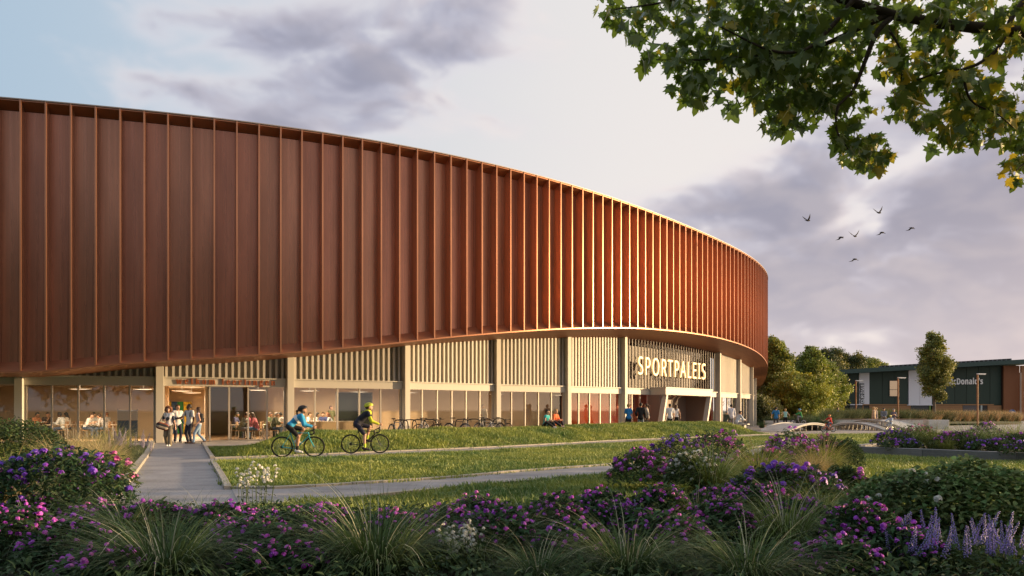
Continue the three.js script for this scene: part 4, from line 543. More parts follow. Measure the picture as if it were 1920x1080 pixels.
  for (const [x, y, rr, n] of blobs) for (let k = 0; k < n * 0.86; k++) { const a = r() * 6.28, q = r() ** 0.55 * rr, Z = 8.75 + r() * 1.9, p = L(x + Math.cos(a) * q, y + Math.sin(a) * q - 6, Z); const wx = x + Math.cos(a) * q, wy = y + Math.sin(a) * q; if ([[1645, 185, 24], [1808, 82, 26], [1893, 135, 24], [1632, 235, 20], [1745, 195, 14], [1560, 60, 12], [1395, 55, 10], [1700, 60, 14]].some(([gx, gy, gr]) => (wx - gx) ** 2 + (wy - gy) ** 2 < gr * gr)) continue; const yellow = r() < (x > 1640 ? 0.17 : 0.035); all.push([p, new THREE.Euler((r() - 0.35) * 1.5, r() * 6.28, (r() - 0.5) * 1.3, 'YXZ'), 0.40 + r() * 0.42, yellow ? 3 : Math.floor(r() * 3)]); }  // yellow leaves imitate sun shining through, more of them on the right
  for (let k = 0; k < 7000; k++) { const p = V((r() - 0.55) * 14, 5.4 + r() * 6, (r() - 0.45) * 14); const w = p.clone().add(o.position); if (EYE + (w.y - EYE) * 0 > 0 && (HY - F * (w.y - EYE - 0.5) / -w.z) > -60 && w.x / -w.z < 0.72) continue; all.push([p, new THREE.Euler((r() - 0.35) * 1.5, r() * 6.28, (r() - 0.5) * 1.3, 'YXZ'), 0.8 + r() * 0.5, Math.floor(r() * 3)]); }  // unseen upper crown, thickened to block sky light over the foreground
  all.slice().sort((a, b) => (b[2] - a[2])).forEach((q, i) => { q[4] = i; });
  const seen = all.filter((q, i) => i < 3000).sort(() => 0); const step = Math.floor(seen.length / 300), inst = [[], [], [], []];
  all.forEach((q, i) => { if (i % step === 0 && i / step < 300) { const m = mesh('leaf', leaves[i % 3], mats[q[3]], o); m.position.copy(q[0]); m.rotation.copy(q[1]); m.scale.setScalar(q[2]); } else inst[q[3]].push(M4(q[0], q[1], q[2])); });
  inst.forEach((l, k) => instanced('foliage', leaves[k % 3], mats[k], l, null, o));
}
// a belt of trees behind the viewer, mirrored in the glazing; raised tall to darken copper and foreground
{
  const r = mulberry(91), ms = [], cs = []; for (let k = 0; k < 5200; k++) { const c = Math.floor(r() * 13), cx = -72 + c * 8 + (c * 7.3 % 3), d = V(r() - 0.5, r() - 0.5, r() - 0.5).normalize().multiplyScalar(Math.cbrt(r()) * 5.2); ms.push(M4(V(cx + d.x, 10.5 + (c * 5.1 % 4) + d.y * 2.0, 27 + (c % 3) * 4 + d.z), new THREE.Euler(r() * 6, r() * 6, r() * 6), 2.6 + r() * 1.2)); const f = 0.6 + r() * 0.8; cs.push(C(0.07 * f, 0.10 * f, 0.02 * f)); }
  tag(instanced('woodland', clumps[0], treeLeaf, ms, cs), 'unseen belt of trees mirrored in the glass fronts, heightened to darken the copper', 'trees', null, 'stuff');
}
// ---------------------------------------------------------------- people: one continuous skin each, with hair and clothes as children
function isoMesh(f, lo, hi, c) {                          // surface nets over a distance field
  const nx = Math.ceil((hi[0] - lo[0]) / c) + 1, ny = Math.ceil((hi[1] - lo[1]) / c) + 1, nz = Math.ceil((hi[2] - lo[2]) / c) + 1, D = new Float32Array(nx * ny * nz), B = 5, far = c * B * 0.87 * 1.35 + 0.02;
  for (let z0 = 0; z0 < nz; z0 += B) for (let y0 = 0; y0 < ny; y0 += B) for (let x0 = 0; x0 < nx; x0 += B) {
    const d0 = f(lo[0] + (x0 + B / 2) * c, lo[1] + (y0 + B / 2) * c, lo[2] + (z0 + B / 2) * c), skip = Math.abs(d0) > far;
    for (let z = z0; z < Math.min(nz, z0 + B); z++) for (let y = y0; y < Math.min(ny, y0 + B); y++) for (let x = x0; x < Math.min(nx, x0 + B); x++) D[(z * ny + y) * nx + x] = skip ? d0 : f(lo[0] + x * c, lo[1] + y * c, lo[2] + z * c);
  }
  const id = new Int32Array(nx * ny * nz).fill(-1), p = [], ix = [], E = [[0, 1], [0, 2], [0, 4], [1, 3], [1, 5], [2, 3], [2, 6], [3, 7], [4, 5], [4, 6], [5, 7], [6, 7]], v = new Float32Array(8);
  for (let z = 0; z + 1 < nz; z++) for (let y = 0; y + 1 < ny; y++) for (let x = 0; x + 1 < nx; x++) {
    let m = 0; for (let k = 0; k < 8; k++) { v[k] = D[((z + (k >> 2)) * ny + y + (k >> 1 & 1)) * nx + x + (k & 1)]; if (v[k] < 0) m |= 1 << k; } if (m === 0 || m === 255) continue;
    let sx = 0, sy = 0, sz = 0, n = 0; for (const [a, b] of E) if ((v[a] < 0) !== (v[b] < 0)) { const t = v[a] / (v[a] - v[b]); sx += lerp(a & 1, b & 1, t); sy += lerp(a >> 1 & 1, b >> 1 & 1, t); sz += lerp(a >> 2, b >> 2, t); n++; }
    id[(z * ny + y) * nx + x] = p.length / 3; p.push(lo[0] + (x + sx / n) * c, lo[1] + (y + sy / n) * c, lo[2] + (z + sz / n) * c);
  }
  const I = (x, y, z) => id[(z * ny + y) * nx + x], quad = (a, b, c2, d, flip) => { if (a < 0 || b < 0 || c2 < 0 || d < 0) return; flip ? ix.push(a, c2, b, a, d, c2) : ix.push(a, b, c2, a, c2, d); };
  for (let z = 1; z + 1 < nz; z++) for (let y = 1; y + 1 < ny; y++) for (let x = 1; x + 1 < nx; x++) {
    const s = D[(z * ny + y) * nx + x] < 0;
    if (s !== D[(z * ny + y) * nx + x + 1] < 0) quad(I(x, y - 1, z - 1), I(x, y, z - 1), I(x, y, z), I(x, y - 1, z), !s);
    if (s !== D[(z * ny + y + 1) * nx + x] < 0) quad(I(x - 1, y, z - 1), I(x - 1, y, z), I(x, y, z), I(x, y, z - 1), !s);
    if (s !== D[((z + 1) * ny + y) * nx + x] < 0) quad(I(x - 1, y - 1, z), I(x, y - 1, z), I(x, y, z), I(x - 1, y, z), !s);
  }
  const g = new THREE.BufferGeometry(); g.setAttribute('position', new THREE.Float32BufferAttribute(p, 3)); g.setIndex(ix); g.computeVertexNormals(); return g;
}
// fields are lists of tapered capsules [a, b, ra, rb], blended
function field(bones, k = 0.012) {
  const n = bones.length, P = new Float64Array(n * 9); bones.forEach(([a, b, ra, rb], i) => { const dx = b.x - a.x, dy = b.y - a.y, dz = b.z - a.z; P.set([a.x, a.y, a.z, dx, dy, dz, 1 / Math.max(1e-9, dx * dx + dy * dy + dz * dz), ra, rb - ra], i * 9); });
  return (x, y, z) => { let d = 1e3; for (let i = 0; i < n * 9; i += 9) { const px = x - P[i], py = y - P[i + 1], pz = z - P[i + 2]; let t = (px * P[i + 3] + py * P[i + 4] + pz * P[i + 5]) * P[i + 6]; t = t < 0 ? 0 : t > 1 ? 1 : t; const ex = px - P[i + 3] * t, ey = py - P[i + 4] * t, ez = pz - P[i + 5] * t, e = Math.sqrt(ex * ex + ey * ey + ez * ez) - P[i + 7] - P[i + 8] * t; const h = Math.max(k - Math.abs(d - e), 0) / k; d = Math.min(d, e) - h * h * k * 0.25; } return d; };
}
function bounds(bones, m = 0.04) { const lo = [9, 9, 9], hi = [-9, -9, -9]; for (const [a, b, ra, rb] of bones) for (const [q, r] of [[a, ra], [b, rb]]) { q.toArray().forEach((v, i) => { lo[i] = Math.min(lo[i], v - r - m); hi[i] = Math.max(hi[i], v + r + m); }); } return [lo, hi]; }
const skins = { light: C(0.56, 0.33, 0.22), tan: C(0.42, 0.23, 0.14), brown: C(0.20, 0.10, 0.055), dark: C(0.10, 0.05, 0.03) }, hairs = { black: C(0.012, 0.010, 0.009), brown: C(0.06, 0.03, 0.015), auburn: C(0.16, 0.055, 0.018), blonde: C(0.42, 0.27, 0.11), grey: C(0.28, 0.27, 0.26) };
const matCache = new Map(); const cloth = (c, rough = 0.85) => { const k = c.join() + rough; if (!matCache.has(k)) matCache.set(k, std(C(...c), rough)); return matCache.get(k); };
const skinMat = new THREE.MeshStandardMaterial({ vertexColors: true, roughness: 0.55 }), hairMat = {}; for (const k in hairs) hairMat[k] = std(hairs[k], 0.6);
function ik(a, t, l1, l2, pole) { const d = V().subVectors(t, a), L = Math.min(d.length(), (l1 + l2) * 0.999), u = d.clone().normalize(), c = clamp((l1 * l1 + L * L - l2 * l2) / (2 * l1 * L), -1, 1), s = Math.sqrt(1 - c * c), w = pole.clone().addScaledVector(u, -pole.dot(u)).normalize(), j = a.clone().addScaledVector(u, l1 * c).addScaledVector(w, l1 * s), e = a.clone().addScaledVector(u, L); return [j, e]; }
// o: label, pos, face (0 looks at +z), H, skin, hair [style, colour], top [colour, sleeve 0..1], bottom [colour, length 0..1, loose], shoes, pose, near
function person(o) {
  const H = o.H ?? 1.75, h = H / 1.75, po = o.pose, fem = o.fem, near = o.near, g = thing('person', o.label, 'person', o.pos, o.face ?? 0), v = (a) => V(a[0] * h, a[1] * h, a[2] * h);
  const hip = v(po.hip ?? [0, 0.915, 0]), sp = (po.spine ?? 2) * rad, roll = (po.roll ?? 0) * rad, sd = V(Math.sin(roll), Math.cos(sp), Math.sin(sp)).normalize(), yw = (po.yaw ?? 0) * rad, ax = V(Math.cos(yw), 0, -Math.sin(yw));
  const bend = V(0, Math.cos(sp * 1.25), Math.sin(sp * 1.25)), mid = hip.clone().addScaledVector(sd, 0.25 * h), ch = mid.clone().addScaledVector(bend.lerp(sd, 0.4).normalize(), 0.25 * h), sw = (fem ? 0.155 : 0.185) * h, hw = 0.092 * h;
  const nb = ch.clone().addScaledVector(sd, 0.045 * h), hp = (po.head ?? 0) * rad + sp * 0.35, hy = (po.headYaw ?? 0) * rad, nd = V(0, Math.cos(hp), Math.sin(hp)), hc = nb.clone().addScaledVector(nd, 0.155 * h).addScaledVector(V(Math.sin(hy), 0, Math.cos(hy)), 0.02 * h);
  const hq = new THREE.Quaternion().setFromEuler(new THREE.Euler(hp * 0.9 + (po.nod ?? 0) * rad, hy, 0, 'YXZ')), hl = (x, y, z) => V(x * h, y * h, z * h).applyQuaternion(hq).add(hc);
  const arm = [], leg = [];
  for (const s of [1, -1]) {
    const sh = ch.clone().addScaledVector(ax, sw * s), tgt = v(s > 0 ? po.handL ?? [0.24, 0.86, 0.05] : po.handR ?? [-0.24, 0.86, 0.05]), pe = V(s * 0.55, -0.5, po.elbowZ ?? -1), [el, wr] = ik(sh, tgt, 0.305 * h, 0.26 * h, pe); arm.push([sh, el, wr, s]);
    const hj = hip.clone().addScaledVector(ax, hw * s).add(V(0, -0.02 * h, 0)), ft = v(s > 0 ? po.footL ?? [0.1, 0.085, 0] : po.footR ?? [-0.1, 0.085, 0]), [kn, an] = ik(hj, ft, 0.425 * h, 0.42 * h, V(s * (po.kneeOut ?? 0.12), 0.15, 1)), fd = s > 0 ? po.toeL ?? [0.12, -0.05, 1] : po.toeR ?? [-0.12, -0.05, 1]; leg.push([hj, kn, an, V(...fd).normalize(), s]);
  }
  const R = (x) => x * h, bones = [
    [hip.clone().addScaledVector(ax, hw * 0.62), hip.clone().addScaledVector(ax, -hw * 0.62), R(0.098), R(0.098)], [hip, mid, R(fem ? 0.098 : 0.112), R(fem ? 0.092 : 0.112)],
    [mid.clone().addScaledVector(ax, 0.035 * h), ch.clone().addScaledVector(ax, 0.075 * h).addScaledVector(sd, -0.05 * h), R(0.095), R(0.098)], [mid.clone().addScaledVector(ax, -0.035 * h), ch.clone().addScaledVector(ax, -0.075 * h).addScaledVector(sd, -0.05 * h), R(0.095), R(0.098)],
    [ch.clone().addScaledVector(ax, sw * 0.86), ch.clone().addScaledVector(ax, -sw * 0.86), R(0.055), R(0.055)], [nb, nb.clone().addScaledVector(nd, 0.09 * h), R(0.052), R(0.048)],
  ];
  if (fem) { const fw = V(0, -sd.z, sd.y); for (const s of [1, -1]) bones.push([ch.clone().addScaledVector(sd, -0.11 * h).addScaledVector(ax, s * 0.065 * h).addScaledVector(fw, 0.07 * h), ch.clone().addScaledVector(sd, -0.115 * h).addScaledVector(ax, s * 0.065 * h).addScaledVector(fw, 0.08 * h), R(0.05), R(0.045)]); }
  const torso = bones.slice(), head = [[hl(0, 0.035, -0.018), hl(0, 0.02, -0.005), R(0.088), R(0.086)], [hl(0, -0.02, 0.02), hl(0, -0.075, 0.045), R(0.066), R(0.042)], [hl(0, 0.01, 0.082), hl(0, -0.03, 0.103), R(0.011), R(0.015)], [hl(0.078, -0.01, -0.005), hl(0.08, -0.04, 0), R(0.018), R(0.012)], [hl(-0.078, -0.01, -0.005), hl(-0.08, -0.04, 0), R(0.018), R(0.012)], [hl(-0.03, 0.028, 0.078), hl(0.03, 0.028, 0.078), R(0.014), R(0.014)], [hl(-0.018, -0.062, 0.082), hl(0.018, -0.062, 0.082), R(0.011), R(0.011)]];
  const armB = [], legB = [];
  for (const [sh, el, wr] of arm) armB.push([sh, el, R(fem ? 0.044 : 0.052), R(fem ? 0.036 : 0.041)], [el, wr, R(fem ? 0.037 : 0.042), R(fem ? 0.025 : 0.029)]);
  for (const [hj, kn, an, fd] of leg) { const calf = V().lerpVectors(kn, an, 0.28).addScaledVector(V(fd.x, 0, fd.z).normalize(), -0.014 * h); legB.push([hj, kn, R(0.085), R(0.055)], [kn, calf, R(0.052), R(0.054)], [calf, an, R(0.054), R(0.033)], [an, an.clone().add(V(0, -0.045 * h, 0)).addScaledVector(fd, -0.03 * h), R(0.034), R(0.03)], [an.clone().add(V(0, -0.05 * h, 0)), an.clone().add(V(0, -0.055 * h, 0)).addScaledVector(fd, 0.14 * h), R(0.033), R(0.028)]); }
  const all = [...bones, ...head, ...armB, ...legB]; const [lo, hi] = bounds(all), cs = (near ? 0.015 : 0.026) * Math.max(0.8, h);
  const geos = [paint(isoMesh(field(all, R(0.03)), lo, hi, cs), 1, 1, 1)];
  { const [l2, h2] = bounds(head, 0.01); if (near) geos.push(paint(isoMesh(field([...head, bones[5]], R(0.018)), l2, h2, 0.006), 1, 1, 1)); }
  for (const [, el, wr, s] of arm) { // hands: palm, four unequal bent fingers and a thumb on a finer grid
    const d = V().subVectors(wr, el).normalize(); if (po.grip) d.lerp(V(0, -0.25, 1), 0.7).normalize(); const side = V(-s, 0, 0).addScaledVector(d, s * d.x).normalize(); let up = V().crossVectors(d, side).multiplyScalar(s).normalize(); if (up.z < 0) up.negate(); const nrm = V().crossVectors(up, d).normalize(); if (nrm.dot(side) < 0) nrm.negate();
    const hb = [], q = (a, b, c) => wr.clone().addScaledVector(d, a * h).addScaledVector(up, b * h).addScaledVector(nrm, c * h); for (const b of [-0.027, -0.009, 0.009, 0.027]) hb.push([q(0.0, b * 0.6, 0), q(0.085, b, 0), R(0.014), R(0.013)]);
    const curl = po.grip ? 1.3 : 0.45; [[-0.028, 0.058], [-0.0095, 0.07], [0.0095, 0.076], [0.028, 0.068]].forEach(([b, L]) => { let p = q(0.088, b, 0), a = 0.15; for (const f of [0.42, 0.33, 0.25]) { a += curl * 0.6; const e = p.clone().addScaledVector(d, Math.cos(a) * L * f * h).addScaledVector(nrm, Math.sin(a) * L * f * h); hb.push([p, e, R(0.0092), R(0.0085)]); p = e; } });
    const t0 = q(0.03, 0.024, 0.004), t1 = q(0.062, 0.052, 0.014), t2 = q(0.088, 0.054 - curl * 0.01, 0.02 + curl * 0.015); hb.push([t0, t1, R(0.013), R(0.011)], [t1, t2, R(0.0105), R(0.009)]); hb.push([wr.clone().addScaledVector(d, -0.03 * h), wr, R(0.027), R(0.022)]);
    const [l2, h2] = bounds(hb, 0.01); geos.push(paint(isoMesh(field(hb, R(0.006)), l2, h2, near ? 0.0055 : 0.009), 1, 1, 1));
  }
  const sk = skins[o.skin ?? 'light']; geos.forEach((q) => paint(q, sk.r, sk.g, sk.b));
  for (const s of [1, -1]) { const e = new THREE.SphereGeometry(R(0.011), 8, 6); const c = hl(s * 0.031, 0.008, 0.083); e.translate(c.x, c.y, c.z); geos.push(paint(e, 0.03, 0.02, 0.015)); }
  { const m = new THREE.SphereGeometry(R(0.012), 8, 6); m.scale(1.7, 0.5, 0.6); m.applyQuaternion(hq); const c = hl(0, -0.06, 0.092); m.translate(c.x, c.y, c.z); geos.push(paint(m, sk.r * 0.7, sk.g * 0.4, sk.b * 0.4)); }
  mesh('body', geos, skinMat, g);
  const grown = (list, d) => list.map(([a, b, ra, rb]) => [a, b, ra + d * h, rb + d * h]), part = (name, list, k, mat, c = cs, cut) => { const [l2, h2] = bounds(list, 0.03), f = field(list, k); return mesh(name, isoMesh(cut ? (x, y, z) => Math.max(f(x, y, z), cut(x, y, z)) : f, l2, h2, c), mat, g); };
  // top
  if (o.top) {
    const [c, sl = 0.55, hem = 0.05, loose = 0.012] = o.top, list = grown(torso.slice(1, 5), loose); if (fem) list.push(...grown(torso.slice(6), loose)); list.push([hip.clone().addScaledVector(ax, hw * 0.7).addScaledVector(sd, hem * h), hip.clone().addScaledVector(ax, -hw * 0.7).addScaledVector(sd, hem * h), R((hem <= 0.035 ? 0.108 : 0.09) + loose), R((hem <= 0.035 ? 0.108 : 0.09) + loose)]); if (hem <= 0.035) list.push([hip.clone().addScaledVector(sd, hem * h), mid, R(0.122 + loose), R((fem ? 0.096 : 0.114) + loose)]);
    for (const [sh, el, wr] of arm) if (sl > 0) { const e = sl <= 0.5 ? V().lerpVectors(sh, el, sl * 2) : el; list.push([sh, e, R(0.052 + loose), R(0.047 + loose * 1.3)]); if (sl > 0.5) list.push([el, V().lerpVectors(el, wr, (sl - 0.5) * 2), R(0.046 + loose), R(0.034 + loose)]); }
    part(o.topName ?? 'shirt', list, R(0.03), cloth(c));
    if (o.arms) for (const [sh, el, wr] of arm) part('sleeve', [[V().lerpVectors(sh, el, 0.02), el, R(0.062), R(0.057)]].concat(o.arms[1] > 0.5 ? [[el, V().lerpVectors(el, wr, 0.92), R(0.054), R(0.04)]] : []).map(([a, b, p, q], i) => i === 0 && o.arms[1] <= 0.5 ? [a, V().lerpVectors(a, b, o.arms[1] * 2), p, q] : [a, b, p, q]), R(0.02), cloth(o.arms[0]));
  }
  if (o.coat) { const [c, len] = o.coat, kn = V().lerpVectors(leg[0][1], leg[1][1], 0.5); part('coat', [...grown(torso.slice(1, 5), 0.025), [ch, mid, R(0.12), R(0.13)], [mid, hip, R(0.13), R(0.15)], [hip, hip.clone().lerp(kn, len), R(0.15), R(0.19)], ...arm.flatMap(([sh, el, wr]) => [[sh, el, R(0.075), R(0.065)], [el, V().lerpVectors(el, wr, 0.9), R(0.062), R(0.052)]])], R(0.05), cloth(c)); }
  if (o.bottom) {
    const [c, len = 1, loose = 0.012] = o.bottom, list = [[hip.clone().addScaledVector(ax, hw * 0.62), hip.clone().addScaledVector(ax, -hw * 0.62), R(0.102), R(0.102)], [hip, hip.clone().addScaledVector(sd, 0.07 * h), R(0.112), R(fem ? 0.105 : 0.117)]];
    for (const [hj, kn, an] of leg) { list.push([hj, len < 0.5 ? V().lerpVectors(hj, kn, len * 2) : kn, R(0.09 + loose * 0.6), R(lerp(0.085, 0.06, Math.min(1, len * 2)) + loose)]); if (len > 0.5) list.push([kn, V().lerpVectors(kn, an, (len - 0.5) * 2), R(0.058 + loose), R(0.042 + loose * 1.4)]); }
    part('trousers', list, R(0.02), cloth(c));
    if (o.tights) for (const [, kn, an] of leg) part('legging', [[V().lerpVectors(kn, an, -0.05), V().lerpVectors(kn, an, 0.3), R(0.062), R(0.062)], [V().lerpVectors(kn, an, 0.3), V().lerpVectors(kn, an, 0.95), R(0.062), R(0.042)]], R(0.02), cloth(o.tights));
  }
  if (o.socks) for (const [, kn, an] of leg) part('sock', [[V().lerpVectors(kn, an, 0.74), an, R(0.046), R(0.041)]], R(0.02), cloth(o.socks));
  for (const [, , an, fd] of leg) part('shoe', [[an.clone().add(V(0, -0.03 * h, 0)).addScaledVector(fd, -0.035 * h), an.clone().add(V(0, -0.04 * h, 0)).addScaledVector(fd, 0.06 * h), R(0.047), R(0.043)], [an.clone().add(V(0, -0.045 * h, 0)).addScaledVector(fd, 0.05 * h), an.clone().add(V(0, -0.05 * h, 0)).addScaledVector(fd, 0.155 * h), R(0.042), R(0.034)]], R(0.02), cloth(o.shoes ?? [0.05, 0.05, 0.05]), near ? 0.012 : 0.02);
  // hair
  if (o.hair) {
    const [style, hc2] = o.hair, inv = hq.clone().invert(), q = V(), cap = (x, y, z) => { q.set(x - hc.x, y - hc.y, z - hc.z).applyQuaternion(inv).divideScalar(h); return Math.max(0.02 + 0.35 * 0 - (q.y - (q.z > 0.02 ? 0.055 - (q.z - 0.02) * 0.1 : q.z < -0.02 ? -0.075 : 0.055 - (0.02 - q.z) / 0.04 * 0.11)), -1) * h; };
    const list = [[hl(0, 0.045, -0.022), hl(0, 0.032, -0.012), R(0.102), R(0.099)], [hl(0, 0.03, -0.045), hl(0, -0.03, -0.05), R(0.085), R(0.07)]]; let cut = cap, k = 0.03;
    if (style === 'long') { list.push([hl(0, 0, -0.06), hl(0, -0.2, -0.075), R(0.075), R(0.065)], [hl(0, -0.2, -0.075), hl(0, -0.32, -0.085), R(0.065), R(0.03)], [hl(0.07, 0.01, -0.02), hl(0.075, -0.17, -0.01), R(0.03), R(0.03)], [hl(-0.07, 0.01, -0.02), hl(-0.075, -0.17, -0.01), R(0.03), R(0.03)]); cut = (x, y, z) => { q.set(x - hc.x, y - hc.y, z - hc.z).applyQuaternion(inv).divideScalar(h); return (q.z > 0.03 - 0.25 * Math.max(0, q.y - 0.05) * 0 && q.y < 0.055 ? Math.min(q.z - 0.03, 0.055 - q.y) : -0.02) * h; }; }
    if (style === 'pony') list.push([hl(0, 0.05, -0.1), hl(0, -0.03, -0.19), R(0.03), R(0.035)], [hl(0, -0.03, -0.19), hl(0, -0.2, -0.2), R(0.035), R(0.012)]), cut = (x, y, z) => { const a = cap(x, y, z); q.set(x - hc.x, y - hc.y, z - hc.z).applyQuaternion(inv).divideScalar(h); return q.z < -0.095 ? -0.02 : a; };
    if (style === 'bun') list.push([hl(0, 0.1, -0.09), hl(0, 0.11, -0.1), R(0.042), R(0.04)]), cut = (x, y, z) => { q.set(x - hc.x, y - hc.y, z - hc.z).applyQuaternion(inv).divideScalar(h); return q.z < -0.06 ? -0.02 : cap(x, y, z); };
    if (style === 'curly') { const r = mulberry(17); list.length = 0; for (let i = 0; i < 90; i++) { const a = r() * 6.28, e = Math.acos(1 - r() * 1.75), x = Math.sin(e) * Math.cos(a) * 0.145, y = Math.cos(e) * 0.135 + 0.012, z = Math.sin(e) * Math.sin(a) * 0.125 - 0.035; if (z > 0.03 && y < 0.06) continue; list.push([hl(x, y, z), hl(x * 0.8, y * 0.8, z * 0.8), R(0.032), R(0.04)]); } cut = null; k = 0.012; }
    if (style === 'curly') list.push([hl(0, 0.04, -0.05), hl(0, -0.06, -0.06), R(0.12), R(0.11)]);
    part('hair', list, R(k), hairMat[hc2], near ? 0.010 : 0.016, cut);
  }
  if (o.helmet) {
    const inv = hq.clone().invert(), q = V(), hm = (x, y, z) => { q.set(x - hc.x, y - hc.y, z - hc.z).applyQuaternion(inv).divideScalar(h); const ex = q.x / 0.112, ey = (q.y - 0.05) / 0.105, ez = (q.z + 0.012) / 0.15, d = (Math.sqrt(ex * ex + ey * ey + ez * ez) - 1) * 0.105; const vent = Math.max(Math.abs(Math.abs(q.x) % 0.052 - 0.026) - 0.010, Math.abs(q.z + 0.01) - 0.085, 0.085 - q.y); return Math.max(d, 0.028 - q.y + q.z * 0.12, -d - 0.03, -vent) * h; }, c = hl(0, 0.05, 0).toArray(), e = 0.2 * h;
    mesh('helmet', isoMesh(hm, c.map((x) => x - e), c.map((x) => x + e), near ? 0.006 : 0.013), cloth(o.helmet, 0.35), g);
    if (near) mesh('strap', [tube([hl(0.08, 0.03, 0.02), hl(0.07, -0.05, 0.03), hl(0, -0.115, 0.05), hl(-0.07, -0.05, 0.03), hl(-0.08, 0.03, 0.02)], 0.006 * h, 12, 4)], cloth([0.02, 0.02, 0.02]), g);
  }
  return Object.assign(g.userData, {}), { g, arm, leg, ch, hip, mid, hc, hl, sd, ax, h, nb };
}
// poses, in metres for a 1.75 m figure
const stand = (more = {}) => ({ hip: [0, 0.915, 0], footL: [0.1, 0.085, 0.02], footR: [-0.1, 0.085, -0.02], handL: [0.27, 0.84, 0.05], handR: [-0.27, 0.84, 0.05], ...more });
const walk = (s = 1, more = {}) => ({ hip: [0, 0.90, 0], spine: 4, footL: [0.08, 0.085, 0.30 * s], footR: [-0.08, s > 0 ? 0.14 : 0.085, -0.30 * s], toeR: s > 0 ? [-0.05, -0.55, 1] : [-0.05, 0.1, 1], toeL: s > 0 ? [0.05, 0.1, 1] : [0.05, -0.55, 1], handL: [0.28, 0.88, -0.18 * s], handR: [-0.28, 0.88, 0.22 * s], ...more });
const sit = (more = {}) => ({ hip: [0, 0.55, 0], spine: 12, head: 14, footL: [0.12, 0.085, 0.38], footR: [-0.12, 0.085, 0.42], handL: [0.16, 0.82, 0.46], handR: [-0.16, 0.82, 0.44], ...more });
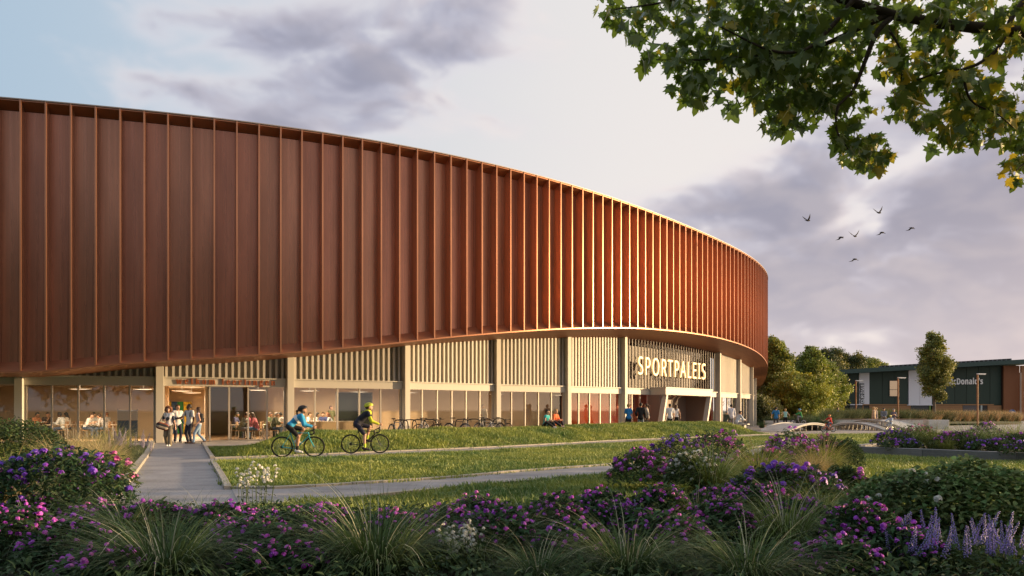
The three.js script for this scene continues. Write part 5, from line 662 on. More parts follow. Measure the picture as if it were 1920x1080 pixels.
// ---------------------------------------------------------------- the people in view
const FACE = { cam: 0, right: Math.PI / 2, away: Math.PI, left: -Math.PI / 2 };
const standAt = (px, Z, y = 0.01) => [X(px, Z), y, -Z];
{ // four students at the open door
  const p1 = person({ label: 'person with large curly auburn hair in a printed white T-shirt on the path', pos: standAt(316.5, 34.6, 0.01), face: 0.12, H: 1.70, fem: true, near: true, skin: 'light', hair: ['curly', 'auburn'], top: [[0.72, 0.70, 0.68], 0.1, 0.03], arms: [[0.035, 0.045, 0.075], 0.42], bottom: [[0.20, 0.165, 0.11], 1, 0.036], shoes: [0.72, 0.72, 0.72], pose: walk(0.55, { handR: [-0.17, 1.12, 0.16], handL: [0.30, 0.84, 0.06], headYaw: 8, footL: [0.09, 0.085, 0.16], footR: [-0.09, 0.1, -0.14], toeR: [0, -0.25, 1], toeL: [0.05, 0, 1] }) });
  const pr = mesh('shirt_print', new THREE.CircleGeometry(0.085, 20).scale(0.8, 1, 1), std(C(0.04, 0.04, 0.045), 0.8), p1.g); pr.position.set(0.0, 1.16, 0.168); pr.rotation.x = -0.12; pr.scale.setScalar(p1.h);
  person({ label: 'person in an open dark blue shirt over a white T-shirt beside the door', pos: standAt(332.5, 38.0, 0.02), face: 0.75, H: 1.78, near: true, skin: 'light', hair: ['short', 'brown'], top: [[0.66, 0.66, 0.66], 0.3, -0.02], arms: [[0.03, 0.055, 0.10], 0.9], bottom: [[0.02, 0.025, 0.05], 1, 0.012], shoes: [0.45, 0.42, 0.36], pose: stand({ handR: [-0.02, 1.12, 0.24], headYaw: 18, footL: [0.1, 0.085, 0.08] }) });
  const p3 = person({ label: 'person in a white T-shirt and dark jeans, gesturing with one hand', pos: standAt(355.5, 37.3, 0.02), face: -0.35, H: 1.80, near: true, skin: 'dark', hair: ['short', 'black'], top: [[0.62, 0.62, 0.62], 0.34, -0.02], bottom: [[0.018, 0.022, 0.04], 1, 0.012], shoes: [0.12, 0.06, 0.03], pose: stand({ handR: [-0.38, 1.13, 0.26], handL: [0.26, 0.86, 0.08], headYaw: -30 }) });
  for (const s of [1, -1]) mesh('strap', tube([V(s * 0.13, 1.22, 0.13), V(s * 0.135, 1.44, 0.1), V(s * 0.13, 1.50, 0.0), V(s * 0.13, 1.42, -0.12)], 0.02, 12, 5), cloth([0.02, 0.022, 0.03]), p3.g);
  person({ label: 'person with long brown hair in light blue jeans, walking left with a backpack', pos: standAt(373.5, 37.0, 0.02), face: -1.25, H: 1.68, fem: true, near: true, skin: 'light', hair: ['long', 'brown'], top: [[0.62, 0.50, 0.54], 0, 0.04], bottom: [[0.22, 0.33, 0.46], 1, 0.01], shoes: [0.10, 0.07, 0.07], pose: walk(0.8, { handL: [0.2, 0.92, 0.12], handR: [-0.22, 0.9, 0.1], head: -4 }) });
  const bp = thing('backpack', 'black backpack on the person in light blue jeans', 'backpack', standAt(377.6, 37.0, 1.0), -1.25); bp.position.y = 1.0;
  mesh('bag', new RoundedBoxGeometry(0.30, 0.44, 0.17, 4, 0.07).translate(0, 0.18, 0), cloth([0.025, 0.025, 0.028]), bp); mesh('pocket', new RoundedBoxGeometry(0.24, 0.2, 0.07, 3, 0.03).translate(0, 0.09, -0.1), cloth([0.05, 0.05, 0.05]), bp); mesh('handle', new THREE.TorusGeometry(0.04, 0.01, 6, 12, Math.PI).translate(0, 0.40, 0), cloth([0.03, 0.03, 0.03]), bp);
  const bag = thing('shoulder_bag', 'striped red and grey duffel bag hanging at the side of the curly-haired person', 'bag', [X(305, 34.4), 0.86, -34.35], 0.5);
  const bt = tex(64, 64, (u, v) => { const k = Math.floor(u * 8) % 4; return [[0.45, 0.10, 0.09], [0.62, 0.58, 0.52], [0.10, 0.09, 0.12], [0.50, 0.26, 0.16]][k]; }); mesh('bag', new THREE.CapsuleGeometry(0.15, 0.22, 6, 18).rotateZ(1.25), std(C(1, 1, 1), 0.85, 0, { map: bt }), bag); mesh('strap', tube([V(-0.12, 0.13, 0), V(-0.02, 0.36, 0.08), V(0.12, 0.60, 0.02), V(0.16, 0.3, -0.05), V(0.14, 0.13, 0)], 0.014, 24, 5), cloth([0.03, 0.03, 0.03]), bag);
}
{ // people before the main entrance
  const y = 0.15;
  person({ label: 'blonde person in a bright blue T-shirt and dark shorts left of the porch', pos: standAt(1178.5, 50, y), face: Math.PI + 0.1, H: 1.80, fem: true, skin: 'light', hair: ['bun', 'blonde'], top: [[0.02, 0.20, 0.48], 0.35, 0.0], bottom: [[0.015, 0.018, 0.04], 0.3, 0.02], shoes: [0.5, 0.5, 0.5], pose: stand() });
  person({ label: 'person in a black sweater and grey jeans, seen from behind left of the porch', pos: standAt(1201.5, 50, y), face: Math.PI - 0.15, H: 1.86, skin: 'tan', hair: ['short', 'black'], top: [[0.012, 0.012, 0.014], 0.95, -0.02, 0.02], bottom: [[0.24, 0.27, 0.31], 1, 0.015], pose: stand({ handL: [0.24, 0.98, 0.1], handR: [-0.27, 0.86, 0.05] }) });
  person({ label: 'person in a grey patterned top beside the person in black', pos: standAt(1213.5, 51.2, y), face: -1.9, H: 1.84, fem: true, skin: 'tan', hair: ['pony', 'brown'], top: [[0.30, 0.28, 0.26], 0.9, 0.0, 0.018], bottom: [[0.015, 0.02, 0.022], 1, 0.012], pose: walk(0.6, { handR: [-0.12, 1.3, 0.2] }) });
  person({ label: 'person in a white T-shirt and dark shorts, seen from behind under the porch', pos: standAt(1256.3, 54.5, y), face: Math.PI + 0.05, H: 1.84, skin: 'light', hair: ['short', 'black'], top: [[0.74, 0.74, 0.74], 0.36, -0.02, 0.016], bottom: [[0.014, 0.016, 0.03], 0.42, 0.02], socks: [0.6, 0.6, 0.6], pose: stand() });
  person({ label: 'person with long hair in a white top and black trousers under the porch', pos: standAt(1267.5, 54.8, y), face: Math.PI - 0.2, H: 1.80, fem: true, skin: 'light', hair: ['long', 'brown'], top: [[0.74, 0.73, 0.72], 0, 0.06], bottom: [[0.012, 0.012, 0.014], 1, 0.012], pose: walk(0.35) });
  const bench = thing('bench', 'low bench behind the mound near the last columns', 'bench', [X(1370, 58), 0.01, -58], -0.6); mesh('seat', rbox(2.6, 0.08, 0.5, 0.02, 0, 0.56, 0), paintBeam, bench); for (const s of [-1, 1]) mesh('leg', rbox(0.1, 0.52, 0.44, 0.02, s, 0.26, 0), metalGrey, bench);
  person({ label: 'person in a dark green jacket sitting behind the mound near the last columns', pos: standAt(1359.5, 57.8, 0.1), face: 2.2, H: 1.72, skin: 'tan', hair: ['short', 'grey'], top: [[0.06, 0.075, 0.05], 0.95, 0.0, 0.02], bottom: [[0.05, 0.05, 0.05], 1], pose: sit({ hip: [0, 0.63, 0] }) });
  person({ label: 'person in a white shirt and grey trousers standing behind the seated people', pos: standAt(1371.5, 59.5, y), face: Math.PI, H: 1.84, skin: 'light', hair: ['short', 'black'], top: [[0.66, 0.66, 0.70], 0.95, -0.02, 0.02], bottom: [[0.24, 0.24, 0.26], 1], pose: stand({ handL: [0.16, 1.1, 0.2] }) });
  person({ label: 'person in a pale blue shirt sitting at the right, holding something white', pos: standAt(1381.5, 57.6, 0.1), face: 1.9, H: 1.74, skin: 'tan', hair: ['short', 'brown'], top: [[0.50, 0.55, 0.60], 0.95, 0.0, 0.022], bottom: [[0.10, 0.12, 0.16], 1], pose: sit({ hip: [0, 0.63, 0], spine: 22, handL: [0.1, 0.75, 0.6], handR: [-0.1, 0.78, 0.62] }) });
}
{ // two resting on the mound
  const seatAt = (px) => { let best = null; for (let s = 0; s <= 1; s += 0.004) for (let w = 0.5; w <= 0.62; w += 0.03) { const p = moundPoint(s, w), e = Math.abs(960 + F * p.x / -p.z - px) + (w < 0.58 ? 0.5 : 0); if (!best || e < best[0]) best = [e, p]; } return best[1]; };
  const rest = (m) => ({ hip: [0, 0.12, 0], spine: 14, footL: [0.16, 0.06, 0.52], footR: [-0.14, 0.06, 0.60], handL: [0.18, 0.38, 0.40], handR: [-0.16, 0.36, 0.42], kneeOut: 0.3, ...m });
  const a = seatAt(1021.5), b = seatAt(1038);
  person({ label: 'dark-haired person in a turquoise top and black leggings sitting on the mound', pos: [a.x, a.y - 0.02, a.z], face: 1.0, H: 1.74, fem: true, near: true, skin: 'light', hair: ['bun', 'black'], top: [[0.03, 0.40, 0.40], 0.1, 0.04], bottom: [[0.014, 0.015, 0.02], 0.95], shoes: [0.6, 0.6, 0.6], pose: rest() });
  person({ label: 'blonde person in an orange top and dark leggings sitting on the mound', pos: [b.x, b.y - 0.02, b.z], face: 0.9, H: 1.76, fem: true, near: true, skin: 'light', hair: ['pony', 'blonde'], top: [[0.80, 0.16, 0.05], 0.9, 0.02, 0.018], bottom: [[0.016, 0.016, 0.03], 0.95], shoes: [0.5, 0.35, 0.35], pose: rest({ headYaw: -20 }) });
}
{ // the plaza
  person({ label: 'person in a blue T-shirt and grey shorts over black tights, standing on the plaza', pos: standAt(1455, 70), face: Math.PI - 0.4, H: 1.84, skin: 'light', hair: ['short', 'black'], top: [[0.03, 0.20, 0.46], 0.38, -0.02, 0.018], bottom: [[0.07, 0.075, 0.08], 0.44, 0.02], tights: [0.012, 0.012, 0.014], shoes: [0.05, 0.25, 0.5], pose: stand({ footL: [0.16, 0.085, 0.05], footR: [-0.16, 0.085, -0.05], handL: [0.36, 0.95, 0.12] }) });
  person({ label: 'blonde person in a light turquoise sports top and black trousers on the plaza', pos: standAt(1472.5, 75), face: Math.PI - 0.2, H: 1.72, fem: true, skin: 'light', hair: ['bun', 'blonde'], top: [[0.32, 0.62, 0.60], 0, 0.1], bottom: [[0.014, 0.014, 0.016], 1, 0.012], pose: walk(0.4, { handL: [0.36, 0.95, 0.1], handR: [-0.4, 1.0, 0.1] }) });
  person({ label: 'person in a bright blue jacket and black trousers walking right behind the ramp', pos: standAt(1569.5, 79), face: 1.4, H: 1.86, skin: 'light', hair: ['short', 'brown'], top: [[0.02, 0.14, 0.50], 0.95, -0.02, 0.022], bottom: [[0.012, 0.012, 0.016], 1, 0.014], pose: walk(0.8) });
  person({ label: 'blonde person in a long beige coat standing between the ramps', pos: standAt(1638, 69.5), face: 1.2, H: 1.84, fem: true, skin: 'light', hair: ['long', 'blonde'], top: [[0.5, 0.4, 0.3], 0.9], coat: [[0.50, 0.38, 0.26], 1.15], bottom: [[0.3, 0.24, 0.2], 1], shoes: [0.4, 0.25, 0.15], pose: stand() });
  person({ label: 'person in a grey jacket half hidden behind the beige coat', pos: standAt(1642.8, 71), face: -2.2, H: 1.82, skin: 'tan', hair: ['short', 'blonde'], top: [[0.16, 0.14, 0.15], 0.95, -0.04, 0.022], bottom: [[0.06, 0.06, 0.07], 1], pose: stand() });
  person({ label: 'person in a grey sweater sitting on the planter bench', pos: standAt(1657.5, 67.4, 0.40), face: -0.5, H: 1.76, skin: 'tan', hair: ['short', 'black'], top: [[0.17, 0.20, 0.24], 0.95, 0.0, 0.022], bottom: [[0.20, 0.16, 0.12], 1], pose: sit({ spine: 18, handL: [0.05, 0.62, 0.36], handR: [-0.05, 0.62, 0.36] }) });
  person({ label: 'person in a striped top sitting on the planter bench behind the yellow helmet', pos: standAt(1675.5, 67.5, 0.34), face: -0.3, H: 1.70, fem: true, skin: 'light', hair: ['short', 'grey'], top: [[0.14, 0.13, 0.16], 0.6, 0.0, 0.02], bottom: [[0.45, 0.25, 0.22], 1], pose: sit({ spine: 6, handL: [0.1, 0.86, 0.24], handR: [-0.1, 0.86, 0.24] }) });
}
// rooms behind the glass: tables, chairs and the people at them
const tableTop = std(C(0.58, 0.50, 0.40), 0.5), chairWood = std(C(0.36, 0.22, 0.12), 0.6), legMetal = std(C(0.55, 0.54, 0.52), 0.4, 0.4);
function tableAt(px, Z, turn, label, L = 1.8) { const t = thing('table', label, 'table', standAt(px, Z, 0.02), turn); mesh('tabletop', rbox(L, 0.045, 0.85, 0.015, 0, 0.745, 0), tableTop, t); for (const sx of [-1, 1]) for (const sz of [-1, 1]) mesh('leg', rod(V(sx * (L / 2 - 0.08), 0.72, sz * 0.34), V(sx * (L / 2 - 0.03), 0, sz * 0.38), 0.022, 0.018), legMetal, t); return t; }
let chair0; function chairAt(px, Z, turn, label) { if (!chair0) { chair0 = new THREE.Group(); mesh('seat', rbox(0.42, 0.03, 0.42, 0.01, 0, 0.46, 0), chairWood, chair0); mesh('backrest', rbox(0.40, 0.34, 0.025, 0.01, 0, 0.76, -0.2), chairWood, chair0); for (const sx of [-1, 1]) for (const sz of [-1, 1]) mesh('leg', rod(V(sx * 0.18, 0.45, sz * 0.17), V(sx * 0.21, 0, sz * 0.22), 0.012), legMetal, chair0); for (const sx of [-1, 1]) mesh('back_post', rod(V(sx * 0.17, 0.45, -0.18), V(sx * 0.17, 0.9, -0.215), 0.012), legMetal, chair0); }
  const c = chair0.clone(); c.name = numbered('chair'); c.position.set(...standAt(px, Z, 0.02)); c.rotation.y = turn; scene.add(c); tag(c, label.includes('person in white') ? label + (px < 560 ? ' beside the column' : ' behind the cyclist in blue') : label, 'chair', 'chairs behind the glass front'); return c; }
{
  const who = (l) => l.replace(/^person (in|with) /, '').replace(/ at the (table of the welcome|right end of the|left table|right table).*$/, '').replace(/ (on the far|reading|leaning|beside|half|behind|bending).*$/, '').split(' ').slice(0, 9).join(' ');
  const W = [0.66, 0.64, 0.60], seated = (px, Z, dir, label, o, chair = true) => { const turn = dir + (o.turn ?? 0); person({ label, pos: standAt(px, Z, 0.06), H: 1.76, bottom: [[0.06, 0.09, 0.16], 1], ...o, face: turn, pose: sit({ hip: [0, 0.555, 0], spine: o.spine ?? 14, head: o.head ?? 16, ...(o.pose ?? {}) }) }); if (chair) chairAt(px, Z, turn, 'wooden chair of the person ' + (label.startsWith('person with') ? 'with ' : 'in ') + who(label)); };
  const r = FACE.right, l = FACE.left;
  tableAt(97, 43.2, 0.1, 'pale table at the left of the leftmost full bay', 2.0); tableAt(184, 43.4, 0.1, 'pale table at the right of the leftmost full bay', 1.9);
  seated(64, 42.9, r, 'person in a rust-brown shirt reading a book at the left table', { skin: 'brown', hair: ['short', 'black'], top: [[0.32, 0.13, 0.06], 0.95, 0, 0.018], turn: -0.2 });
  seated(88, 44.2, r, 'person in a dark brown top leaning on the left table with chin in hand', { skin: 'tan', hair: ['short', 'brown'], top: [[0.05, 0.03, 0.025], 0.6, 0, 0.018], turn: -0.9, pose: { handL: [0.05, 1.08, 0.3] } });
  seated(119, 43, l, 'person with black hair in a pale grey shirt at the left table', { skin: 'dark', hair: ['short', 'black'], top: [[0.52, 0.55, 0.55], 0.9, 0, 0.018] });
  seated(131, 44.3, l, 'person with long dark hair in a cream top at the left table', { fem: true, skin: 'light', hair: ['long', 'black'], top: [[0.66, 0.58, 0.48], 0.5] });
  seated(160, 43, r, 'person with a hair bun in a white top at the right table', { fem: true, skin: 'light', hair: ['bun', 'brown'], top: [W, 0.5], spine: 26 });
  seated(172, 44.6, r, 'person with black hair in a white shirt and dark tie at the right table', { skin: 'light', hair: ['short', 'black'], top: [W, 0.9, 0, 0.018], turn: -0.6 });
  seated(199, 43.1, l, 'person in a grey striped shirt bending over the right table', { skin: 'light', hair: ['short', 'brown'], top: [[0.38, 0.35, 0.33], 0.9, 0, 0.018], spine: 30 });
  seated(206.5, 44.4, l, 'person in a grey shirt behind the striped shirt at the right table', { skin: 'tan', hair: ['short', 'auburn'], top: [[0.34, 0.32, 0.30], 0.9, 0, 0.018] });
  const bk = thing('open_book', 'open book held over the edge of the left table', 'book', standAt(76, 42.7, 0.86), 0.2); mesh('cover', [box(0.2, 0.012, 0.28, -0.1, 0, 0).rotateZ(-0.35), box(0.2, 0.012, 0.28, 0.1, 0, 0).rotateZ(0.35)], cloth([0.12, 0.09, 0.06]), bk); mesh('page', [box(0.19, 0.02, 0.26, -0.1, 0.016, 0).rotateZ(-0.35), box(0.19, 0.02, 0.26, 0.1, 0.016, 0).rotateZ(0.35)], cloth([0.75, 0.74, 0.70]), bk);
  [[104, 43, 'white open book lying on the left table'], [180, 43.2, 'white papers lying on the right table'], [466, 42.4, 'white papers on the table behind the welcome sign bay']].forEach(([px, Z, lb]) => { const b = thing('papers', lb, 'papers', standAt(px, Z, 0.795), 0.4); mesh('sheet', [rbox(0.3, 0.02, 0.24, 0.005, -0.16, 0.0, 0).rotateZ(0.08), rbox(0.3, 0.02, 0.24, 0.005, 0.16, 0, 0).rotateZ(-0.08)], cloth([0.78, 0.78, 0.76]), b); });
  tableAt(464, 42.6, 0.35, 'pale table in the middle of the welcome sign bay', 1.7); tableAt(522, 43.6, 0.4, 'pale round-edged table at the right of the welcome sign bay', 1.4); tableAt(606, 46, 0.5, 'pale table behind the cyclist in blue', 1.9);
  seated(437.5, 43.2, r, 'person in a dark blue shirt, leftmost at the table under the welcome sign', { skin: 'brown', hair: ['short', 'black'], top: [[0.05, 0.05, 0.10], 0.9, 0, 0.018], bottom: [[0.03, 0.05, 0.03], 1] });
  seated(451.5, 42, r, 'person in a grey-green hooded sweater at the table under the welcome sign', { skin: 'light', hair: ['short', 'brown'], top: [[0.20, 0.21, 0.16], 0.95, 0, 0.026], spine: 22, bottom: [[0.22, 0.22, 0.24], 1] });
  seated(470.5, 43.4, l, 'person in a maroon top on the far side of the table under the welcome sign', { fem: true, skin: 'light', hair: ['pony', 'brown'], top: [[0.18, 0.03, 0.05], 0.9], turn: 0.3 });
  seated(482, 42, l, 'person in a pink sweater and blue jeans at the table under the welcome sign', { fem: true, skin: 'light', hair: ['long', 'brown'], top: [[0.44, 0.13, 0.17], 0.95, 0.02, 0.02], spine: 18, bottom: [[0.09, 0.17, 0.28], 1] });
  seated(500, 43.8, r, 'person in a green shirt at the right end of the welcome sign bay', { skin: 'tan', hair: ['short', 'brown'], top: [[0.06, 0.09, 0.04], 0.6, 0, 0.02] });
  seated(511.5, 42.8, r, 'person in an olive sweater at the right end of the welcome sign bay', { skin: 'light', hair: ['short', 'grey'], top: [[0.055, 0.065, 0.035], 0.95, 0, 0.024] });
  seated(533, 43.4, l, 'person in white beside the column at the end of the welcome sign bay', { skin: 'brown', hair: ['short', 'black'], top: [W, 0.4] });
  seated(574, 46.4, r, 'person in white half hidden by the cyclist in blue', { skin: 'light', hair: ['short', 'brown'], top: [W, 0.5] });
  seated(588, 45.4, r, 'person with dark ponytail in a white T-shirt and jeans behind the cyclist in blue', { fem: true, skin: 'tan', hair: ['long', 'black'], top: [W, 0.35], bottom: [[0.12, 0.18, 0.28], 1] });
  seated(607.5, 46.8, FACE.cam, 'person in a blue shirt reading a dark tablet behind the cyclist in blue', { skin: 'light', hair: ['short', 'brown'], top: [[0.06, 0.08, 0.22], 0.5, 0, 0.018] });
  seated(624, 45.6, l, 'person in a pale blue shirt with brown hair at the right end of the table', { fem: true, skin: 'light', hair: ['long', 'auburn'], top: [[0.42, 0.46, 0.50], 0.95], spine: 20 });
  person({ label: 'person in an olive T-shirt standing behind the table, looking up', pos: standAt(621, 48.2, 0.02), face: 0.9, H: 1.80, skin: 'light', hair: ['short', 'brown'], top: [[0.12, 0.13, 0.06], 0.4, -0.02, 0.016], bottom: [[0.05, 0.05, 0.05], 1], pose: stand({ head: -14, handL: [0.2, 1.05, 0.2] }) });
  person({ label: 'person in a beige shirt standing before the dark board with a hand at the chin', pos: standAt(658.5, 47.0, 0.02), face: -0.6, H: 1.76, skin: 'tan', hair: ['short', 'black'], top: [[0.56, 0.46, 0.36], 0.95, -0.02, 0.022], bottom: [[0.03, 0.03, 0.035], 1], pose: stand({ handR: [-0.05, 1.42, 0.16], handL: [0.12, 1.06, 0.18] }) });
  person({ label: 'person in a white shirt standing behind the parked bicycles', pos: standAt(905.5, 51.5, 0.12), face: -0.2, H: 1.80, skin: 'brown', hair: ['short', 'black'], top: [[0.68, 0.64, 0.58], 0.95, -0.02, 0.02], bottom: [[0.05, 0.05, 0.06], 1], pose: stand({ handR: [-0.1, 1.1, 0.24] }) });
  const bd = thing('poster_stand', 'blue and white notice board standing behind the last pane left of the door', 'notice board', standAt(239, 40.4, 0.02), 0.15);
  mesh('panel', rbox(0.95, 0.8, 0.04, 0.01, 0, 0.62, 0), cloth([0.05, 0.10, 0.24]), bd); mesh('poster', rbox(0.95, 0.5, 0.04, 0.01, 0, 1.28, 0), cloth([0.42, 0.46, 0.56]), bd); for (const s of [-1, 1]) mesh('post', rod(V(s * 0.46, 0, -0.03), V(s * 0.46, 1.58, -0.03), 0.03), metalGrey, bd);
}
// ---------------------------------------------------------------- bicycles
const tyreMat = std(C(0.018, 0.017, 0.016), 0.8), chrome = std(C(0.55, 0.55, 0.56), 0.3, 0.9), blackMetal = std(C(0.02, 0.02, 0.022), 0.4, 0.4), tan2 = std(C(0.16, 0.09, 0.05), 0.7);
function bicycle({ label, pos, turn, color, kind = 'road', s = 1, group, wheelTint, steer = 0, lean = 0 }) {
  const o = thing('bicycle', label, 'bicycle', pos, turn, group), fm = color instanceof THREE.Material ? color : std(C(...color), 0.35, 0.1, {}), kid = kind === 'kid', R = kid ? 0.22 : 0.335, wb = kid ? 0.37 : 0.495, tr = kid ? 0.028 : kind === 'road' ? 0.016 : 0.022; o.scale.setScalar(s); o.rotation.z = lean; o.rotation.order = 'YXZ';
  const rimM = wheelTint ? std(C(...wheelTint), 0.4, 0.5) : kind === 'road' ? blackMetal : chrome;
  for (const z of [-wb, wb]) { const w = sub('wheel', o, [0, R, z]); mesh('tyre', new THREE.TorusGeometry(R - tr, tr, 8, 44).rotateY(Math.PI / 2), tyreMat, w); mesh('rim', new THREE.TorusGeometry(R - tr * 2.3, tr * 0.75, 6, 40).rotateY(Math.PI / 2), rimM, w); const sp = [new THREE.CylinderGeometry(0.02, 0.02, 0.09, 10).rotateZ(Math.PI / 2)]; for (let k = 0; k < 20; k++) { const a = k / 20 * 6.283; sp.push(rod(V(k % 2 ? 0.02 : -0.02, 0, 0), V(0, Math.cos(a) * (R - tr * 2.4), Math.sin(a) * (R - tr * 2.4)), 0.0022, 0.0022, 4)); } mesh('spokes', sp, chrome, w); }
  const k = kid ? 0.70 : 1, bb = V(0, kid ? 0.20 : 0.275, -0.09 * k), st = V(0, 0.78 * k, -0.235 * k), sd = V(0, (kid ? 0.86 : 0.95) * k, -0.285 * k), hd = V(0, (kid ? 0.92 : 0.80) * k, 0.30 * k), hb = V(0, 0.66 * k, 0.345 * k), ra = V(0, R, -wb), fa = V(0, R, wb);
  mesh('frame', [rod(bb, st, 0.017), rod(hb.clone().add(V(0, 0.02, -0.01)), bb, 0.021), rod(hd.clone().lerp(hb, 0.2), st, 0.016), rod(hd, hb, 0.022), ...[-1, 1].flatMap((x) => [rod(V(x * 0.02, bb.y, bb.z), V(x * 0.06, ra.y, ra.z), 0.011), rod(V(x * 0.015, st.y - 0.03, st.z), V(x * 0.06, ra.y, ra.z), 0.008)])], fm, o);
  mesh('fork', [-1, 1].map((x) => tube([V(x * 0.045, hb.y - 0.02, hb.z), V(x * 0.055, (hb.y + R) / 2, hb.z + 0.06 * k), V(x * 0.05, fa.y, fa.z)], 0.012, 8, 6)), fm, o);
  mesh('saddle', [new THREE.SphereGeometry(0.1, 14, 8).scale(0.75, 0.28, 1.35).translate(0, sd.y + 0.02, sd.z - 0.02), rod(st, sd, 0.013), new THREE.CapsuleGeometry(0.024, 0.1, 4, 8).rotateX(Math.PI / 2).translate(0, sd.y + 0.02, sd.z + 0.12)], blackMetal, o);
  const stem = hd.clone().add(V(0, 0.05, 0.09)); mesh('handlebar', kind === 'road' ? [rod(hd, stem, 0.014), rod(V(-0.2, stem.y, stem.z), V(0.2, stem.y, stem.z), 0.013), ...[-1, 1].flatMap((x) => [tube([V(x * 0.2, stem.y, stem.z), V(x * 0.205, stem.y + 0.005, stem.z + 0.07), V(x * 0.21, stem.y - 0.06, stem.z + 0.11), V(x * 0.21, stem.y - 0.12, stem.z + 0.05), V(x * 0.21, stem.y - 0.125, stem.z - 0.03)], 0.015, 14, 6), rod(V(x * 0.205, stem.y + 0.01, stem.z + 0.07), V(x * 0.205, stem.y + 0.07, stem.z + 0.11), 0.018, 0.014)])] : [rod(hd, stem, 0.013), tube([V(-0.3, stem.y + 0.08, stem.z - 0.12), V(-0.2, stem.y + 0.07, stem.z), V(0, stem.y, stem.z), V(0.2, stem.y + 0.07, stem.z), V(0.3, stem.y + 0.08, stem.z - 0.12)], 0.013, 18, 6)], blackMetal, o);
  const cr = sub('crank', o, bb.toArray()); mesh('chainring', [new THREE.TorusGeometry(0.085 * k, 0.008, 5, 26).rotateY(Math.PI / 2).translate(-0.05, 0, 0), ...[0, 1, 2, 3].map((q) => rod(V(-0.05, 0, 0), V(-0.05, Math.cos(q * 1.57) * 0.085 * k, Math.sin(q * 1.57) * 0.085 * k), 0.008))], blackMetal, cr); mesh('crank_arm', [rod(V(-0.07, 0, 0), V(-0.075, -0.155 * k, 0.05), 0.012), rod(V(0.07, 0, 0), V(0.075, 0.155 * k, -0.05), 0.012)], chrome, cr); mesh('pedal', [box(0.09, 0.02, 0.07, -0.12, -0.155 * k, 0.05), box(0.09, 0.02, 0.07, 0.12, 0.155 * k, -0.05)], blackMetal, cr);
  mesh('chain', [tube([V(-0.05, bb.y + 0.085 * k, bb.z), V(-0.05, R + 0.04, -wb), V(-0.05, R, -wb - 0.04), V(-0.05, R - 0.04, -wb), V(-0.05, bb.y - 0.085 * k, bb.z)], 0.005, 24, 4), new THREE.CylinderGeometry(0.045, 0.045, 0.03, 14).rotateZ(Math.PI / 2).translate(-0.045, R, -wb)], blackMetal, o);
  if (kind === 'city') { mesh('mudguard', [-wb, wb].map((z) => new THREE.TorusGeometry(R + 0.012, 0.018, 5, 20, 2.6).rotateY(Math.PI / 2).rotateX(z < 0 ? -0.2 : -0.9).translate(0, R, z)), fm, o); mesh('carrier', [box(0.12, 0.012, 0.34, 0, 0.70, -wb - 0.02), rod(V(0.05, 0.70, -wb - 0.1), V(0.06, R, -wb), 0.006), rod(V(-0.05, 0.70, -wb - 0.1), V(-0.06, R, -wb), 0.006)], blackMetal, o); }
  return o;
}
const ride = (m = {}) => ({ grip: true, hip: [0, 0.985, -0.27], spine: 46, head: -18, nod: -2, handL: [0.205, 0.97, 0.44], handR: [-0.205, 0.97, 0.44], footL: [0.12, 0.51, -0.10], footR: [-0.12, 0.20, 0.0], toeL: [0, -0.15, 1], toeR: [0, -0.12, 1], kneeOut: 0.05, ...m });
